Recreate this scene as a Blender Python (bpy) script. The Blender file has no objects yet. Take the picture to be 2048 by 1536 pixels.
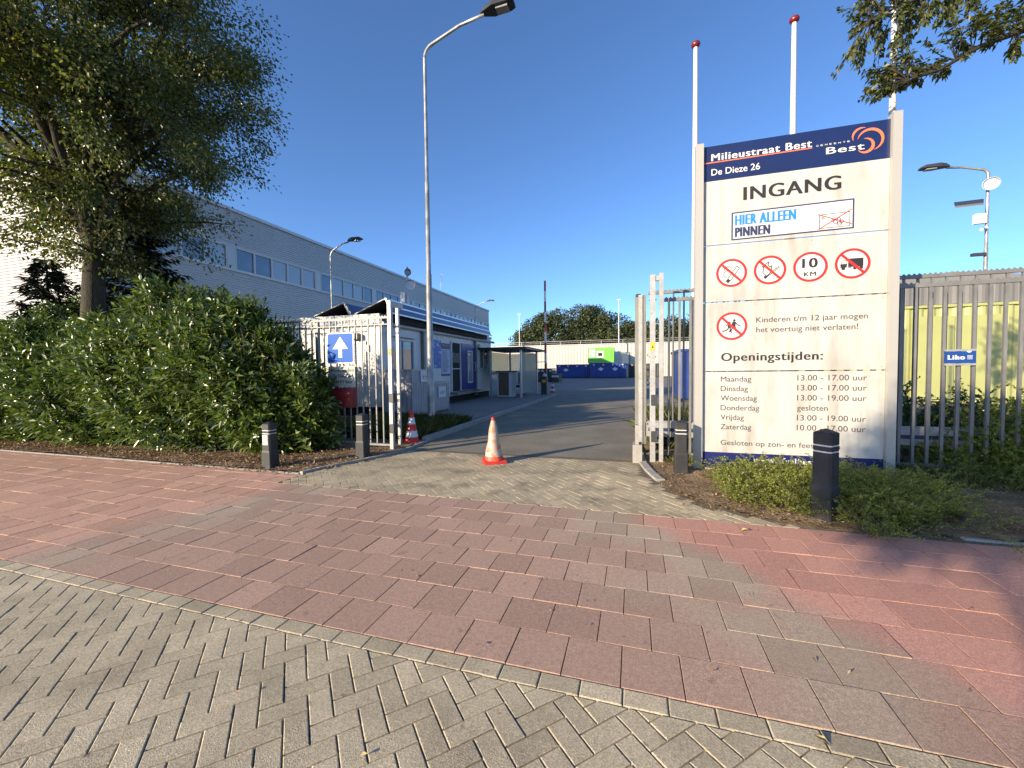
import bpy, math, random
import numpy as np
from mathutils import Vector, Matrix

random.seed(7)
RNG = np.random.default_rng(11)
S = bpy.context.scene
R = math.radians

# ------------------------------------------------------------------ camera
# World axes: x runs along the footpath (to the right), y goes into the yard, metres.
PIT, ROL, YAW = .036, .0115, .2924
cam_d = bpy.data.cameras.new('camera'); cam = bpy.data.objects.new('camera', cam_d)
S.collection.objects.link(cam)
cam_d.sensor_width = 36; cam_d.lens = 36 * 810 / 2048
cam_d.clip_start = .05; cam_d.clip_end = 3000
cam.matrix_world = Matrix.Translation((0, 0, 1.58)) @ Matrix.Rotation(YAW, 4, 'Z') @ Matrix.Rotation(math.pi/2 - PIT, 4, 'X') @ Matrix.Rotation(-ROL, 4, 'Z')
S.camera = cam

# ------------------------------------------------------------------ light
SUN_EL = R(15.8); SH = R(37.6)            # shadows fall 37.6 deg east of +y
w = bpy.data.worlds.new('World'); S.world = w; w.use_nodes = True
nt = w.node_tree; nt.nodes.clear()
sky = nt.nodes.new('ShaderNodeTexSky'); sky.sky_type = 'NISHITA'; sky.sun_disc = False
sky.sun_elevation = SUN_EL; sky.sun_rotation = SH + math.pi
sky.air_density = .72; sky.dust_density = 0.5; sky.ozone_density = 5.0
bg = nt.nodes.new('ShaderNodeBackground'); bg.inputs[1].default_value = .13
wo = nt.nodes.new('ShaderNodeOutputWorld')
nt.links.new(sky.outputs[0], bg.inputs[0]); nt.links.new(bg.outputs[0], wo.inputs[0])
sun_d = bpy.data.lights.new('sun', 'SUN'); sun_d.energy = 4.3; sun_d.angle = R(.53); sun_d.color = (1, .83, .6)
sun = bpy.data.objects.new('sun', sun_d); S.collection.objects.link(sun)
ldir = Vector((math.sin(SH)*math.cos(SUN_EL), math.cos(SH)*math.cos(SUN_EL), -math.sin(SUN_EL)))
sun.rotation_euler = ldir.to_track_quat('-Z', 'Y').to_euler()
S.view_settings.view_transform = 'Standard'; S.view_settings.look = 'None'
S.view_settings.gamma = 1; S.view_settings.exposure = 1.15; S.view_settings.use_curve_mapping = False

# ------------------------------------------------------------------ materials
def mat(name, col, rough=.6, metal=0, var=None, var2=None, bump=None, rnd=0, spec=.5, coords='Object', stretch=None, trans=0, rgh_var=0):
    """col base colour; var=(scale, amount) value noise; var2=(scale, colour, threshold low, high) stains of a second colour"""
    m = bpy.data.materials.new(name); m.use_nodes = True
    n = m.node_tree.nodes; l = m.node_tree.links
    b = n['Principled BSDF']
    b.inputs['Roughness'].default_value = rough; b.inputs['Metallic'].default_value = metal
    b.inputs['Specular IOR Level'].default_value = spec
    base = n.new('ShaderNodeRGB'); base.outputs[0].default_value = (*col, 1)
    cur = base.outputs[0]
    if coords == 'World':
        g = n.new('ShaderNodeNewGeometry'); co = g.outputs['Position']
    else:
        tc = n.new('ShaderNodeTexCoord'); co = tc.outputs['Object']
    if stretch:
        mp = n.new('ShaderNodeMapping'); mp.inputs['Scale'].default_value = stretch
        l.new(co, mp.inputs['Vector']); co = mp.outputs[0]
    def noise(scale, detail=5):
        t = n.new('ShaderNodeTexNoise'); t.inputs['Scale'].default_value = scale; t.inputs['Detail'].default_value = detail
        l.new(co, t.inputs['Vector']); return t.outputs['Fac']
    if var2:
        for (sc, c2, lo, hi) in (var2 if isinstance(var2, list) else [var2]):
            f = noise(sc); mr = n.new('ShaderNodeMapRange'); mr.inputs[1].default_value = lo; mr.inputs[2].default_value = hi
            l.new(f, mr.inputs[0])
            mx = n.new('ShaderNodeMix'); mx.data_type = 'RGBA'
            l.new(mr.outputs[0], mx.inputs[0]); l.new(cur, mx.inputs[6]); mx.inputs[7].default_value = (*c2, 1)
            cur = mx.outputs[2]
    def mul(cur, fac_out, lo, hi, flo=0.3, fhi=0.7):
        mr = n.new('ShaderNodeMapRange'); mr.inputs[1].default_value = flo; mr.inputs[2].default_value = fhi
        mr.inputs[3].default_value = lo; mr.inputs[4].default_value = hi; l.new(fac_out, mr.inputs[0])
        vm = n.new('ShaderNodeVectorMath'); vm.operation = 'SCALE'
        l.new(cur, vm.inputs[0]); l.new(mr.outputs[0], vm.inputs['Scale']); return vm.outputs[0]
    if var:
        for (sc, am) in (var if isinstance(var, list) else [var]):
            cur = mul(cur, noise(sc), 1-am, 1+am)
    if rnd:
        oi = n.new('ShaderNodeObjectInfo'); cur = mul(cur, oi.outputs['Random'], 1-rnd, 1+rnd, 0, 1)
    l.new(cur, b.inputs['Base Color'])
    if rgh_var:
        f = noise(3); mr = n.new('ShaderNodeMapRange'); mr.inputs[3].default_value = rough-rgh_var; mr.inputs[4].default_value = rough+rgh_var
        l.new(f, mr.inputs[0]); l.new(mr.outputs[0], b.inputs['Roughness'])
    if bump:
        bp = n.new('ShaderNodeBump'); bp.inputs['Strength'].default_value = bump[1]; bp.inputs['Distance'].default_value = bump[2] if len(bump) > 2 else .005
        l.new(noise(bump[0], 8), bp.inputs['Height']); l.new(bp.outputs[0], b.inputs['Normal'])
    if trans:
        b.inputs['Transmission Weight'].default_value = trans
    return m

def leafmat(name, cols, rough=.45, trans=.25, spec=.5, sc=3):
    """leaf colour varied per leaf through the Island random"""
    m = bpy.data.materials.new(name); m.use_nodes = True
    n = m.node_tree.nodes; l = m.node_tree.links; b = n['Principled BSDF']
    g = n.new('ShaderNodeNewGeometry'); cr = n.new('ShaderNodeValToRGB')
    e = cr.color_ramp.elements
    while len(e) < len(cols): e.new(.5)
    for i, c in enumerate(cols):
        e[i].position = i/(len(cols)-1)*.999; e[i].color = (*c, 1)
    l.new(g.outputs['Random Per Island'], cr.inputs[0]); l.new(cr.outputs[0], b.inputs['Base Color'])
    b.inputs['Roughness'].default_value = rough; b.inputs['Specular IOR Level'].default_value = spec
    if trans:
        t = n.new('ShaderNodeBsdfTranslucent'); mx = n.new('ShaderNodeMixShader'); mx.inputs[0].default_value = trans
        hs = n.new('ShaderNodeVectorMath'); hs.operation = 'MULTIPLY'; hs.inputs[1].default_value = (1.6, 1.9, .7)
        l.new(cr.outputs[0], hs.inputs[0]); l.new(hs.outputs[0], t.inputs[0])
        l.new(b.outputs[0], mx.inputs[1]); l.new(t.outputs[0], mx.inputs[2])
        l.new(mx.outputs[0], n['Material Output'].inputs[0])
    return m

M = {}
M['red_tile'] = None
def tile_material():
    """red concrete tile: clean red at both ends, greyed by driven-in dust where vehicles cross"""
    m = bpy.data.materials.new('red_concrete_tile'); m.use_nodes = True
    n = m.node_tree.nodes; l = m.node_tree.links; b = n['Principled BSDF']
    g = n.new('ShaderNodeNewGeometry'); sp = n.new('ShaderNodeSeparateXYZ'); l.new(g.outputs['Position'], sp.inputs[0])
    def noise(scale, det=5):
        t = n.new('ShaderNodeTexNoise'); t.inputs['Scale'].default_value = scale; t.inputs['Detail'].default_value = det
        l.new(g.outputs['Position'], t.inputs['Vector']); return t.outputs['Fac']
    def math_(op, a, c=None, d=None):
        q = n.new('ShaderNodeMath'); q.operation = op
        for i, x in enumerate((a, c, d)):
            if x is None: continue
            if isinstance(x, (int, float)): q.inputs[i].default_value = x
            else: l.new(x, q.inputs[i])
        return q.outputs[0]
    def rng(x, a, b_, c=0., d=1.):
        q = n.new('ShaderNodeMapRange'); q.interpolation_type = 'SMOOTHSTEP'
        for i, v in enumerate((a, b_, c, d)): q.inputs[i+1].default_value = v
        l.new(x, q.inputs[0]); return q.outputs[0]
    def mix(f, a, c):
        q = n.new('ShaderNodeMix'); q.data_type = 'RGBA'; l.new(f, q.inputs[0])
        for i, x in ((6, a), (7, c)):
            if isinstance(x, tuple): q.inputs[i].default_value = (*x, 1)
            else: l.new(x, q.inputs[i])
        return q.outputs[2]
    nz = noise(2.2); wob = math_('MULTIPLY', math_('SUBTRACT', nz, .5), .7)
    # right edge of the traffic stain runs from (0,4.5) towards (2,2); left edge from (-4.9,4.6) to (-4.6,2.1)
    rx = math_('ADD', math_('ADD', math_('MULTIPLY', sp.outputs[1], .76), sp.outputs[0]), wob)
    right = rng(rx, 3.2, 3.65)
    lx = math_('ADD', math_('SUBTRACT', sp.outputs[0], math_('MULTIPLY', sp.outputs[1], .22)), wob)
    left = rng(lx, -5.35, -5.9)
    clean = math_('MAXIMUM', right, left)
    red = mix(noise(1.1), (.44, .225, .165), (.5, .265, .2))
    pinkl = mix(left, red, (.48, .285, .2))
    purple = mix(noise(.9), (.35, .225, .165), (.42, .275, .2))
    # brown-grey dust next to the right border
    dz = math_('MULTIPLY', rng(rx, 1.55, 2.9), rng(noise(1.6), .3, .62))
    dust = mix(dz, purple, (.385, .3, .215))
    dl = math_('MULTIPLY', rng(lx, -4.0, -5.2), rng(noise(1.3), .35, .6))
    dust2 = mix(dl, dust, (.37, .285, .205))
    col = mix(clean, dust2, pinkl)
    oi = n.new('ShaderNodeObjectInfo')
    f1 = rng(oi.outputs['Random'], 0, 1, .9, 1.09)
    f2 = rng(noise(38, 8), .3, .7, .9, 1.1)
    f3 = rng(noise(150, 4), .3, .72, .74, 1.28)
    vm = n.new('ShaderNodeVectorMath'); vm.operation = 'SCALE'; l.new(col, vm.inputs[0])
    l.new(math_('MULTIPLY', math_('MULTIPLY', f1, f2), f3), vm.inputs['Scale'])
    sp2 = rng(noise(6.5, 6), .66, .72)                # small dark blotches
    col2 = mix(math_('MULTIPLY', sp2, .35), vm.outputs[0], (.1, .08, .065))
    l.new(col2, b.inputs['Base Color']); b.inputs['Roughness'].default_value = .85
    b.inputs['Specular IOR Level'].default_value = .3
    bp = n.new('ShaderNodeBump'); bp.inputs['Strength'].default_value = .5; bp.inputs['Distance'].default_value = .0025
    l.new(noise(230, 6), bp.inputs['Height']); l.new(bp.outputs[0], b.inputs['Normal'])
    return m
M['red_tile'] = tile_material()
M['grey_block'] = mat('grey_concrete_block', (.44, .37, .25), .9, var=[(.7, .12), (3.5, .1), (40, .12), (110, .3), (300, .22)], rnd=.12, bump=(180, .8, .004), coords='World', spec=.25, var2=[(9, (.2, .16, .11), .68, .73), (1.6, (.3, .25, .17), .5, .75), (420, (.6, .54, .46), .68, .74)])
M['entry_block'] = mat('worn_entry_block', (.4, .335, .22), .9, var=[(1.2, .18), (30, .12), (260, .18)], rnd=.13, bump=(220, .5, .003), coords='World', spec=.25, var2=[(2.5, (.2, .17, .12), .52, .75)])
M['joint'] = mat('joint_sand', (.15, .125, .09), .95, var=[(30, .3)], coords='World', spec=.1)
M['asphalt'] = mat('asphalt', (.19, .168, .125), .85, var=[(1.1, .18), (14, .12), (170, .3)], bump=(160, .6, .004), coords='World', var2=[(.8, (.2, .18, .14), .55, .8)], spec=.3)
M['kerb'] = mat('concrete_kerb', (.3, .28, .25), .9, var=[(6, .15), (90, .15)], bump=(90, .4, .003), coords='World')
M['soil'] = mat('soil', (.2, .14, .085), .95, var=[(4, .3), (40, .4)], bump=(35, 1, .03), coords='World', spec=.1, var2=[(3, (.32, .24, .15), .5, .7)])
M['ground'] = mat('ground_soil', (.1, .095, .06), .95, var=[(.3, .3), (6, .3)], coords='World', spec=.1)
M['yardpave'] = mat('yard_concrete', (.2, .18, .155), .9, var=[(.4, .15), (9, .12), (60, .12)], coords='World')
M['sign_white'] = mat('sign_white', (.45, .435, .4), .42, var=[(1.2, .04), (7, .05)], var2=[(1.9, (.31, .29, .25), .46, .76), (60, (.4, .37, .31), .735, .76)], stretch=(2.6, 1, .55))
M['sign_blue'] = mat('sign_blue', (.006, .015, .075), .38, var=[(3, .1)])
M['sign_blue2'] = mat('sign_lower_blue', (.007, .012, .1), .45, var=[(4, .15)])
M['sign_post'] = mat('sign_post', (.37, .355, .32), .4, metal=.15, var=[(1.5, .05)], stretch=(1, 1, .3))
M['ink_white'] = mat('white_print', (.62, .61, .58), .5)
M['ink_black'] = mat('black_print', (.018, .016, .016), .5)
M['ink_grey'] = mat('grey_print', (.055, .045, .045), .5)
M['ink_red'] = mat('red_print', (.55, .02, .018), .45)
M['ink_orange'] = mat('orange_print', (.8, .17, .06), .45)
M['ink_blue'] = mat('bright_blue_print', (.015, .19, .55), .45)
M['ink_navy'] = mat('navy_print', (.02, .03, .09), .45)
M['ink_paper'] = mat('sticker_white', (.56, .54, .5), .4, var2=(4, (.65, .62, .56), .55, .8))
M['galv'] = mat('galvanised_steel', (.36, .355, .34), .5, metal=.4, var=[(5, .14), (22, .12)], rgh_var=.1)
M['galv_fence'] = mat('shade_darkened_galvanised_bars', (.2, .198, .19), .55, metal=.35, var=[(5, .15)])  # galvanised steel with the shade on the thin bars put into its colour
M['galv_dark'] = mat('weathered_steel', (.2, .2, .19), .5, metal=.5, var=[(4, .2)])
M['post_grey'] = mat('painted_grey_post', (.19, .19, .17), .45, metal=.2, var=[(3, .15)])
M['lamp_steel'] = mat('lamp_post_steel', (.34, .34, .32), .45, metal=.55, var=[(3, .3), (9, .25)], stretch=(1, 1, .6))
M['lamp_head'] = mat('lamp_head_grey', (.035, .037, .04), .45)
M['lens'] = mat('lamp_glass', (.25, .25, .25), .15)
M['bollard'] = mat('black_recycled_plastic', (.02, .02, .021), .6, var=[(5, .25), (60, .2)], bump=(60, .3, .003), var2=[(5, (.045, .042, .038), .55, .8)])
M['band_white'] = mat('white_band', (.62, .6, .56), .4, var=[(30, .15)])
M['cone_red'] = mat('cone_orange', (.62, .075, .03), .5, var=[(9, .15)], var2=(7, (.3, .12, .08), .6, .75))
M['cone_white'] = mat('cone_worn_white', (.42, .36, .29), .5, var=[(18, .2)], var2=(9, (.45, .15, .07), .48, .64))
M['boom_red'] = mat('faded_red_band', (.28, .04, .04), .6)
M['cone_dark'] = mat('cone_bright_red', (.5, .03, .02), .5, var=[(12, .2)])
M['cladding'] = mat('metal_cladding', (.4, .395, .385), .45, metal=.3, var=[(.25, .04), (3, .05)], rgh_var=.05)
M['trim'] = mat('roof_trim', (.5, .5, .5), .5, metal=.2)
M['win_frame'] = mat('window_frame', (.55, .56, .56), .5)
M['glass'] = mat('window_glass', (.07, .11, .16), .04, spec=1.0, var=[(.9, .4)])  # sky reflection is partly painted in: base colour lightened towards blue
M['glass2'] = mat('window_glass_blind_and_sky', (.26, .29, .31), .06, spec=1)  # paler panes: blinds and bright sky reflection put into the base colour
M['cabin'] = mat('cabin_wall', (.62, .61, .57), .5, var=[(1.5, .06), (8, .04)], stretch=(1, 1, .4))
M['cabin_trim'] = mat('cabin_trim', (.5, .5, .49), .5, var=[(3, .1)])
M['dark'] = mat('dark_interior', (.012, .011, .01), .8)
M['shelf'] = mat('interior_clutter', (.12, .11, .1), .7, var=[(6, .7)])
M['pv'] = mat('solar_panel_face', (.05, .075, .15), .18, spec=.6)
M['pv_back'] = mat('solar_panel_back', (.018, .018, .02), .6)
M['alu'] = mat('aluminium_edge', (.5, .5, .52), .35, metal=.7)
M['door_blue'] = mat('blue_door', (.012, .02, .16), .4)
M['poster_blue'] = mat('poster_blue', (.07, .14, .42), .5, var2=[(6, (.4, .48, .65), .55, .6), (9, (.12, .1, .3), .6, .66)])
M['poster_white'] = mat('poster_white', (.45, .5, .62), .5)
M['frost'] = None
M['wood'] = mat('brown_board', (.16, .1, .06), .7, var=[(3, .15)], stretch=(8, 8, 1))
M['roof_dark'] = mat('shelter_roof', (.03, .033, .03), .5)
M['skip_blue'] = mat('container_blue', (.015, .045, .22), .45, var=[(.8, .15), (5, .12)])
M['skip_dark'] = mat('container_dark', (.04, .042, .04), .6, var=[(2, .3)])
M['green'] = mat('bright_green_paint', (.16, .5, .06), .45)
M['lime'] = mat('lime_container', (.34, .355, .14), .5, var=[(1.5, .06)], rgh_var=.05)
M['shed_grey'] = mat('grey_cladding', (.17, .165, .16), .55, var=[(1, .08)])
M['farwall'] = mat('far_wall', (.46, .44, .4), .7, var=[(.3, .05)])
M['mail_red'] = mat('mailbox_red', (.16, .01, .015), .35)
M['road_blue'] = mat('road_sign_blue', (.004, .085, .38), .55, spec=.25)
M['plate_grey'] = mat('grey_plate', (.36, .38, .33), .45, var=[(5, .06)])
M['yellow'] = mat('warning_yellow', (.75, .4, .01), .5)
M['liho'] = mat('fence_sign_blue', (.008, .05, .22), .4)
M['bark'] = mat('bark', (.032, .025, .014), .9, var=[(3, .3), (25, .35)], bump=(22, 1, .03), stretch=(3, 3, .7), var2=(1.5, (.06, .056, .014), .5, .7))
M['twig'] = mat('twig', (.11, .085, .055), .8)
M['laurel'] = leafmat('laurel_leaf', [(.055, .085, .014), (.095, .14, .02), (.13, .18, .028), (.055, .09, .015), (.16, .19, .04), (.03, .05, .01), (.05, .08, .015)], .33, .18, .7)
M['maple'] = leafmat('tree_leaf', [(.035, .05, .012), (.055, .075, .018), (.085, .1, .024), (.13, .135, .035), (.2, .15, .045)], .36, .32)
M['ash'] = leafmat('street_tree_leaf', [(.03, .045, .014), (.05, .065, .02), (.09, .1, .03), (.13, .13, .04)], .45, .25)
M['conifer'] = leafmat('conifer_needle', [(.008, .018, .008), (.014, .028, .012), (.02, .036, .015)], .6, 0)
M['far_leaf'] = leafmat('far_leaf', [(.03, .045, .014), (.045, .06, .018), (.065, .08, .024), (.03, .04, .015)], .6, .15)
M['far_leaf_y'] = leafmat('far_yellow_leaf', [(.12, .15, .02), (.16, .18, .03)], .6, .2)
M['cover'] = leafmat('groundcover_leaf', [(.1, .14, .018), (.17, .2, .03), (.25, .26, .05), (.12, .17, .03), (.3, .22, .07)], .45, .35)
M['grass'] = leafmat('grass_blade', [(.04, .06, .012), (.08, .1, .02), (.13, .14, .03), (.2, .17, .07)], .6, .3)
M['litter'] = leafmat('dry_leaf', [(.17, .08, .04), (.3, .17, .09), (.09, .05, .03), (.42, .3, .17), (.2, .1, .05)], .7, .1)
M['office_chair'] = mat('dark_seat', (.02, .025, .035), .7)
M['paper'] = mat('white_plate', (.6, .62, .64), .5)
M['bin'] = mat('grey_box_panel', (.33, .33, .35), .5, metal=.2, var=[(2, .08)])

def frosted():
    m = bpy.data.materials.new('frosted_glass'); m.use_nodes = True
    n = m.node_tree.nodes; l = m.node_tree.links; b = n['Principled BSDF']
    b.inputs['Base Color'].default_value = (.62, .66, .62, 1); b.inputs['Roughness'].default_value = .45
    t = n.new('ShaderNodeBsdfTransparent'); t.inputs[0].default_value = (.8, .84, .8, 1)
    tr = n.new('ShaderNodeBsdfTranslucent'); tr.inputs[0].default_value = (.75, .78, .72, 1)
    a = n.new('ShaderNodeMixShader'); a.inputs[0].default_value = .5
    c = n.new('ShaderNodeMixShader'); c.inputs[0].default_value = .55
    l.new(b.outputs[0], a.inputs[1]); l.new(tr.outputs[0], a.inputs[2])
    l.new(a.outputs[0], c.inputs[1]); l.new(t.outputs[0], c.inputs[2]); l.new(c.outputs[0], n['Material Output'].inputs[0])
    return m
M['frost'] = frosted()

# ------------------------------------------------------------------ mesh helpers
COL = S.collection
class MB:
    """collects shapes in world coordinates, links them as one mesh object"""
    def __init__(s): s.v = []; s.f = []; s.m = []; s.sm = []
    def add(s, vs, fs, mi=0, smooth=False):
        o = len(s.v); s.v += [tuple(p) for p in vs]
        for f in fs: s.f.append([i+o for i in f]); s.m.append(mi); s.sm.append(smooth)
        return s
    def box(s, x0, x1, y0, y1, z0, z1, mi=0, bev=0):
        if bev:
            b = bev
            v = [(x0, y0, z0), (x1, y0, z0), (x1, y1, z0), (x0, y1, z0), (x0, y0, z1-b), (x1, y0, z1-b), (x1, y1, z1-b), (x0, y1, z1-b),
                 (x0+b, y0+b, z1), (x1-b, y0+b, z1), (x1-b, y1-b, z1), (x0+b, y1-b, z1)]
            f = [(0, 1, 5, 4), (1, 2, 6, 5), (2, 3, 7, 6), (3, 0, 4, 7), (4, 5, 9, 8), (5, 6, 10, 9), (6, 7, 11, 10), (7, 4, 8, 11), (8, 9, 10, 11), (3, 2, 1, 0)]
            return s.add(v, f, mi)
        v = [(x0, y0, z0), (x1, y0, z0), (x1, y1, z0), (x0, y1, z0), (x0, y0, z1), (x1, y0, z1), (x1, y1, z1), (x0, y1, z1)]
        return s.add(v, [(0, 3, 2, 1), (4, 5, 6, 7), (0, 1, 5, 4), (1, 2, 6, 5), (2, 3, 7, 6), (3, 0, 4, 7)], mi)
    def tube(s, pts, rads, n=10, mi=0, caps=True, smooth=True, square=False):
        pts = [Vector(p) for p in pts]
        if not isinstance(rads, (list, tuple)): rads = [rads]*len(pts)
        o = len(s.v); up = None
        for i, p in enumerate(pts):
            d = (pts[min(i+1, len(pts)-1)] - pts[max(i-1, 0)]).normalized()
            if up is None:
                a = Vector((0, 0, 1)) if abs(d.z) < .9 else Vector((1, 0, 0))
                up = (a - d*a.dot(d)).normalized()
            else: up = (up - d*up.dot(d)).normalized()
            sd = d.cross(up)
            for k in range(n):
                t = 2*math.pi*k/n + (math.pi/4 if square else 0)
                s.v.append(tuple(p + (up*math.cos(t) + sd*math.sin(t))*rads[i]))
        for i in range(len(pts)-1):
            for k in range(n):
                a = o+i*n+k; b = o+i*n+(k+1) % n
                s.f.append([a, b, b+n, a+n]); s.m.append(mi); s.sm.append(smooth)
        if caps:
            s.f.append(list(range(o, o+n))); s.m.append(mi); s.sm.append(False)
            s.f.append(list(range(o+(len(pts)-1)*n, o+len(pts)*n))[::-1]); s.m.append(mi); s.sm.append(False)
        return s
    def lathe(s, c, prof, n=20, mi=0):
        """prof: (radius, z) list"""
        o = len(s.v)
        for r, z in prof:
            for k in range(n):
                t = 2*math.pi*k/n; s.v.append((c[0]+r*math.cos(t), c[1]+r*math.sin(t), c[2]+z))
        for i in range(len(prof)-1):
            for k in range(n):
                a = o+i*n+k; b = o+i*n+(k+1) % n
                s.f.append([a, b, b+n, a+n]); s.m.append(mi if not isinstance(mi, list) else mi[i]); s.sm.append(True)
        return s
    def prism(s, poly, f3, depth, mi=0):
        """poly in 2D; f3(a,b,d) -> 3D; extruded by depth"""
        n = len(poly)
        v = [f3(a, b, 0) for a, b in poly] + [f3(a, b, depth) for a, b in poly]
        fs = [list(range(n)), list(range(n, 2*n))[::-1]] + [[i, i+n, (i+1) % n+n, (i+1) % n] for i in range(n)]
        return s.add(v, fs, mi)
    def build(s, name, mats, parent=None, loc=None):
        if not isinstance(mats, (list, tuple)): mats = [mats]
        base = Vector((0, 0, 0))
        if parent is not None:
            p = parent
            while p is not None: base += Vector(p.location); p = p.parent
        if loc is not None: base = base + Vector(loc) if parent is not None else Vector(loc)
        me = bpy.data.meshes.new(name)
        v = np.array(s.v, dtype=float) - np.array(base)
        me.from_pydata(v.tolist(), [], s.f)
        for m_ in mats: me.materials.append(m_)
        me.polygons.foreach_set('material_index', s.m); me.polygons.foreach_set('use_smooth', s.sm)
        me.update()
        o = bpy.data.objects.new(name, me); COL.objects.link(o)
        if parent is not None:
            o.parent = parent
            if loc is not None: o.location = loc
        else: o.location = base
        return o
def tag(o, label=None, cat=None, group=None, kind=None):
    if label: o['label'] = label
    if cat: o['category'] = cat
    if group: o['group'] = group
    if kind: o['kind'] = kind
    return o
def thing(name, label, cat, loc=(0, 0, 0), group=None):
    o = bpy.data.objects.new(name, None); COL.objects.link(o); o.location = loc; o.empty_display_size = .2
    return tag(o, label, cat, group)
def copy_tree(o, parent=None):
    c = o.copy(); COL.objects.link(c); c.parent = parent
    for ch in o.children: copy_tree(ch, c)
    return c
def np_mesh(name, V, F, mats, parent=None, smooth=False, matidx=None, edges=False):
    """fast mesh of same-size faces"""
    me = bpy.data.meshes.new(name); V = np.asarray(V, dtype=np.float32).reshape(-1, 3); F = np.asarray(F, dtype=np.int32)
    base = Vector((0, 0, 0))
    if parent is not None:
        p = parent
        while p is not None: base += Vector(p.location); p = p.parent
    V = V - np.array(base, dtype=np.float32)
    me.vertices.add(len(V)); me.vertices.foreach_set('co', V.ravel())
    k = F.shape[1]; me.loops.add(F.size); me.loops.foreach_set('vertex_index', F.ravel())
    me.polygons.add(len(F)); me.polygons.foreach_set('loop_start', np.arange(0, F.size, k, dtype=np.int32))
    me.polygons.foreach_set('loop_total', np.full(len(F), k, dtype=np.int32))
    if matidx is not None: me.polygons.foreach_set('material_index', np.asarray(matidx, dtype=np.int32))
    for m_ in (mats if isinstance(mats, (list, tuple)) else [mats]): me.materials.append(m_)
    me.update(calc_edges=True); me.validate()
    if smooth: me.polygons.foreach_set('use_smooth', np.ones(len(F), dtype=bool))
    o = bpy.data.objects.new(name, me); COL.objects.link(o)
    if parent is not None: o.parent = parent
    return o
def unit(a): return a/np.maximum(np.linalg.norm(a, axis=-1, keepdims=True), 1e-9)
def leaves(P, D, Nn, L, W, fold=.25, droop=0.):
    """P base points, D directions, Nn rough normals, L lengths, W widths: two folded triangles pairs per leaf"""
    D = unit(D); sd = unit(np.cross(D, Nn)); up = np.cross(sd, D)
    L = np.asarray(L).reshape(-1, 1)*np.ones((len(P), 1)); W = np.asarray(W).reshape(-1, 1)*np.ones((len(P), 1))
    mid = P + D*L*.45; tip = P + D*L - np.array([0, 0, 1])*L*droop
    a = mid + sd*W*.5 + up*W*fold; b = mid - sd*W*.5 + up*W*fold
    V = np.stack([P, a, tip, b], 1).reshape(-1, 3); n = len(P); i = np.arange(n)[:, None]*4
    F = np.concatenate([i+np.array([[0, 1, 2]]), i+np.array([[0, 2, 3]])], 1).reshape(-1, 3)
    return V, F
def rdir(n, up=0.): 
    d = RNG.normal(size=(n, 3)); d[:, 2] += up; return unit(d)

# ------------------------------------------------------------------ lettering
_caps = {}
def raw_text(s, off=0.0, sp=1.0):
    cu = bpy.data.curves.new('t', 'FONT'); cu.body = s; cu.size = 1; cu.extrude = 0; cu.offset = off; cu.resolution_u = 4; cu.fill_mode = 'FRONT'; cu.space_character = sp
    ob = bpy.data.objects.new('t', cu); COL.objects.link(ob)
    dg = bpy.context.evaluated_depsgraph_get(); me = bpy.data.meshes.new_from_object(ob.evaluated_get(dg))
    v = [tuple(x.co) for x in me.vertices]; f = [list(p.vertices) for p in me.polygons]
    bpy.data.objects.remove(ob); bpy.data.curves.remove(cu); bpy.data.meshes.remove(me)
    return v, f
def text_mb(mb, s, u0, u1, zb, cap, f3, off=0.0, mi=0, d=.0015, bold=0):
    if off not in _caps:
        v, _ = raw_text('H', off); _caps[off] = max(p[1] for p in v)
    v, f = raw_text(s, off, 1+1.1*bold/cap)
    if not v: return mb
    x0 = min(p[0] for p in v); x1 = max(p[0] for p in v); ky = cap/_caps[off]
    kx = (u1-u0-bold)/(x1-x0) if u1 is not None else ky
    n = max(1, int(bold/.0025)+1) if bold else 1
    for i in range(n):
        sh_ = bold*i/max(1, n-1)
        mb.add([f3(u0+sh_+(p[0]-x0)*kx, zb+p[1]*ky, d+i*.0002) for p in v], f, mi)
    return mb

def ring(mb, cu, cz, r0, r1, f3, mi=0, n=48, d=.002, a0=0, a1=2*math.pi):
    full = abs(a1-a0-2*math.pi) < 1e-6; m = n if full else n+1
    v = []
    for i in range(m):
        t = a0+(a1-a0)*i/n
        v += [f3(cu+r0*math.cos(t), cz+r0*math.sin(t), d), f3(cu+r1*math.cos(t), cz+r1*math.sin(t), d)]
    fs = [[2*i, 2*((i+1) % m), 2*((i+1) % m)+1, 2*i+1] for i in range(n)]
    return mb.add(v, fs, mi)
def flat(mb, poly, f3, mi=0, d=.002): return mb.add([f3(a, b, d) for a, b in poly], [list(range(len(poly)))], mi)
def stroke(mb, pts, wdt, f3, mi=0, d=.002):
    for (a, b), (c, e) in zip(pts[:-1], pts[1:]):
        L = math.hypot(c-a, e-b) or 1; nx, ny = -(e-b)/L*wdt/2, (c-a)/L*wdt/2
        flat(mb, [(a+nx, b+ny), (c+nx, e+ny), (c-nx, e-ny), (a-nx, b-ny)], f3, mi, d)
    return mb
def disc(mb, cu, cz, r, f3, mi=0, d=.002, n=32):
    return flat(mb, [(cu+r*math.cos(2*math.pi*i/n), cz+r*math.sin(2*math.pi*i/n)) for i in range(n)], f3, mi, d)
def crescent(mb, cu, cz, r, a0, a1, th, f3, mi=0, n=28, d=.002):
    v = []
    for i in range(n+1):
        t = i/n; a = R(a0+(a1-a0)*t); w_ = th*math.sin(math.pi*t)**.8
        v += [f3(cu+(r-w_*.5)*math.cos(a), cz+(r-w_*.5)*math.sin(a), d), f3(cu+(r+w_*.5)*math.cos(a), cz+(r+w_*.5)*math.sin(a), d)]
    return mb.add(v, [[2*i, 2*i+2, 2*i+3, 2*i+1] for i in range(n)], mi)

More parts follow.
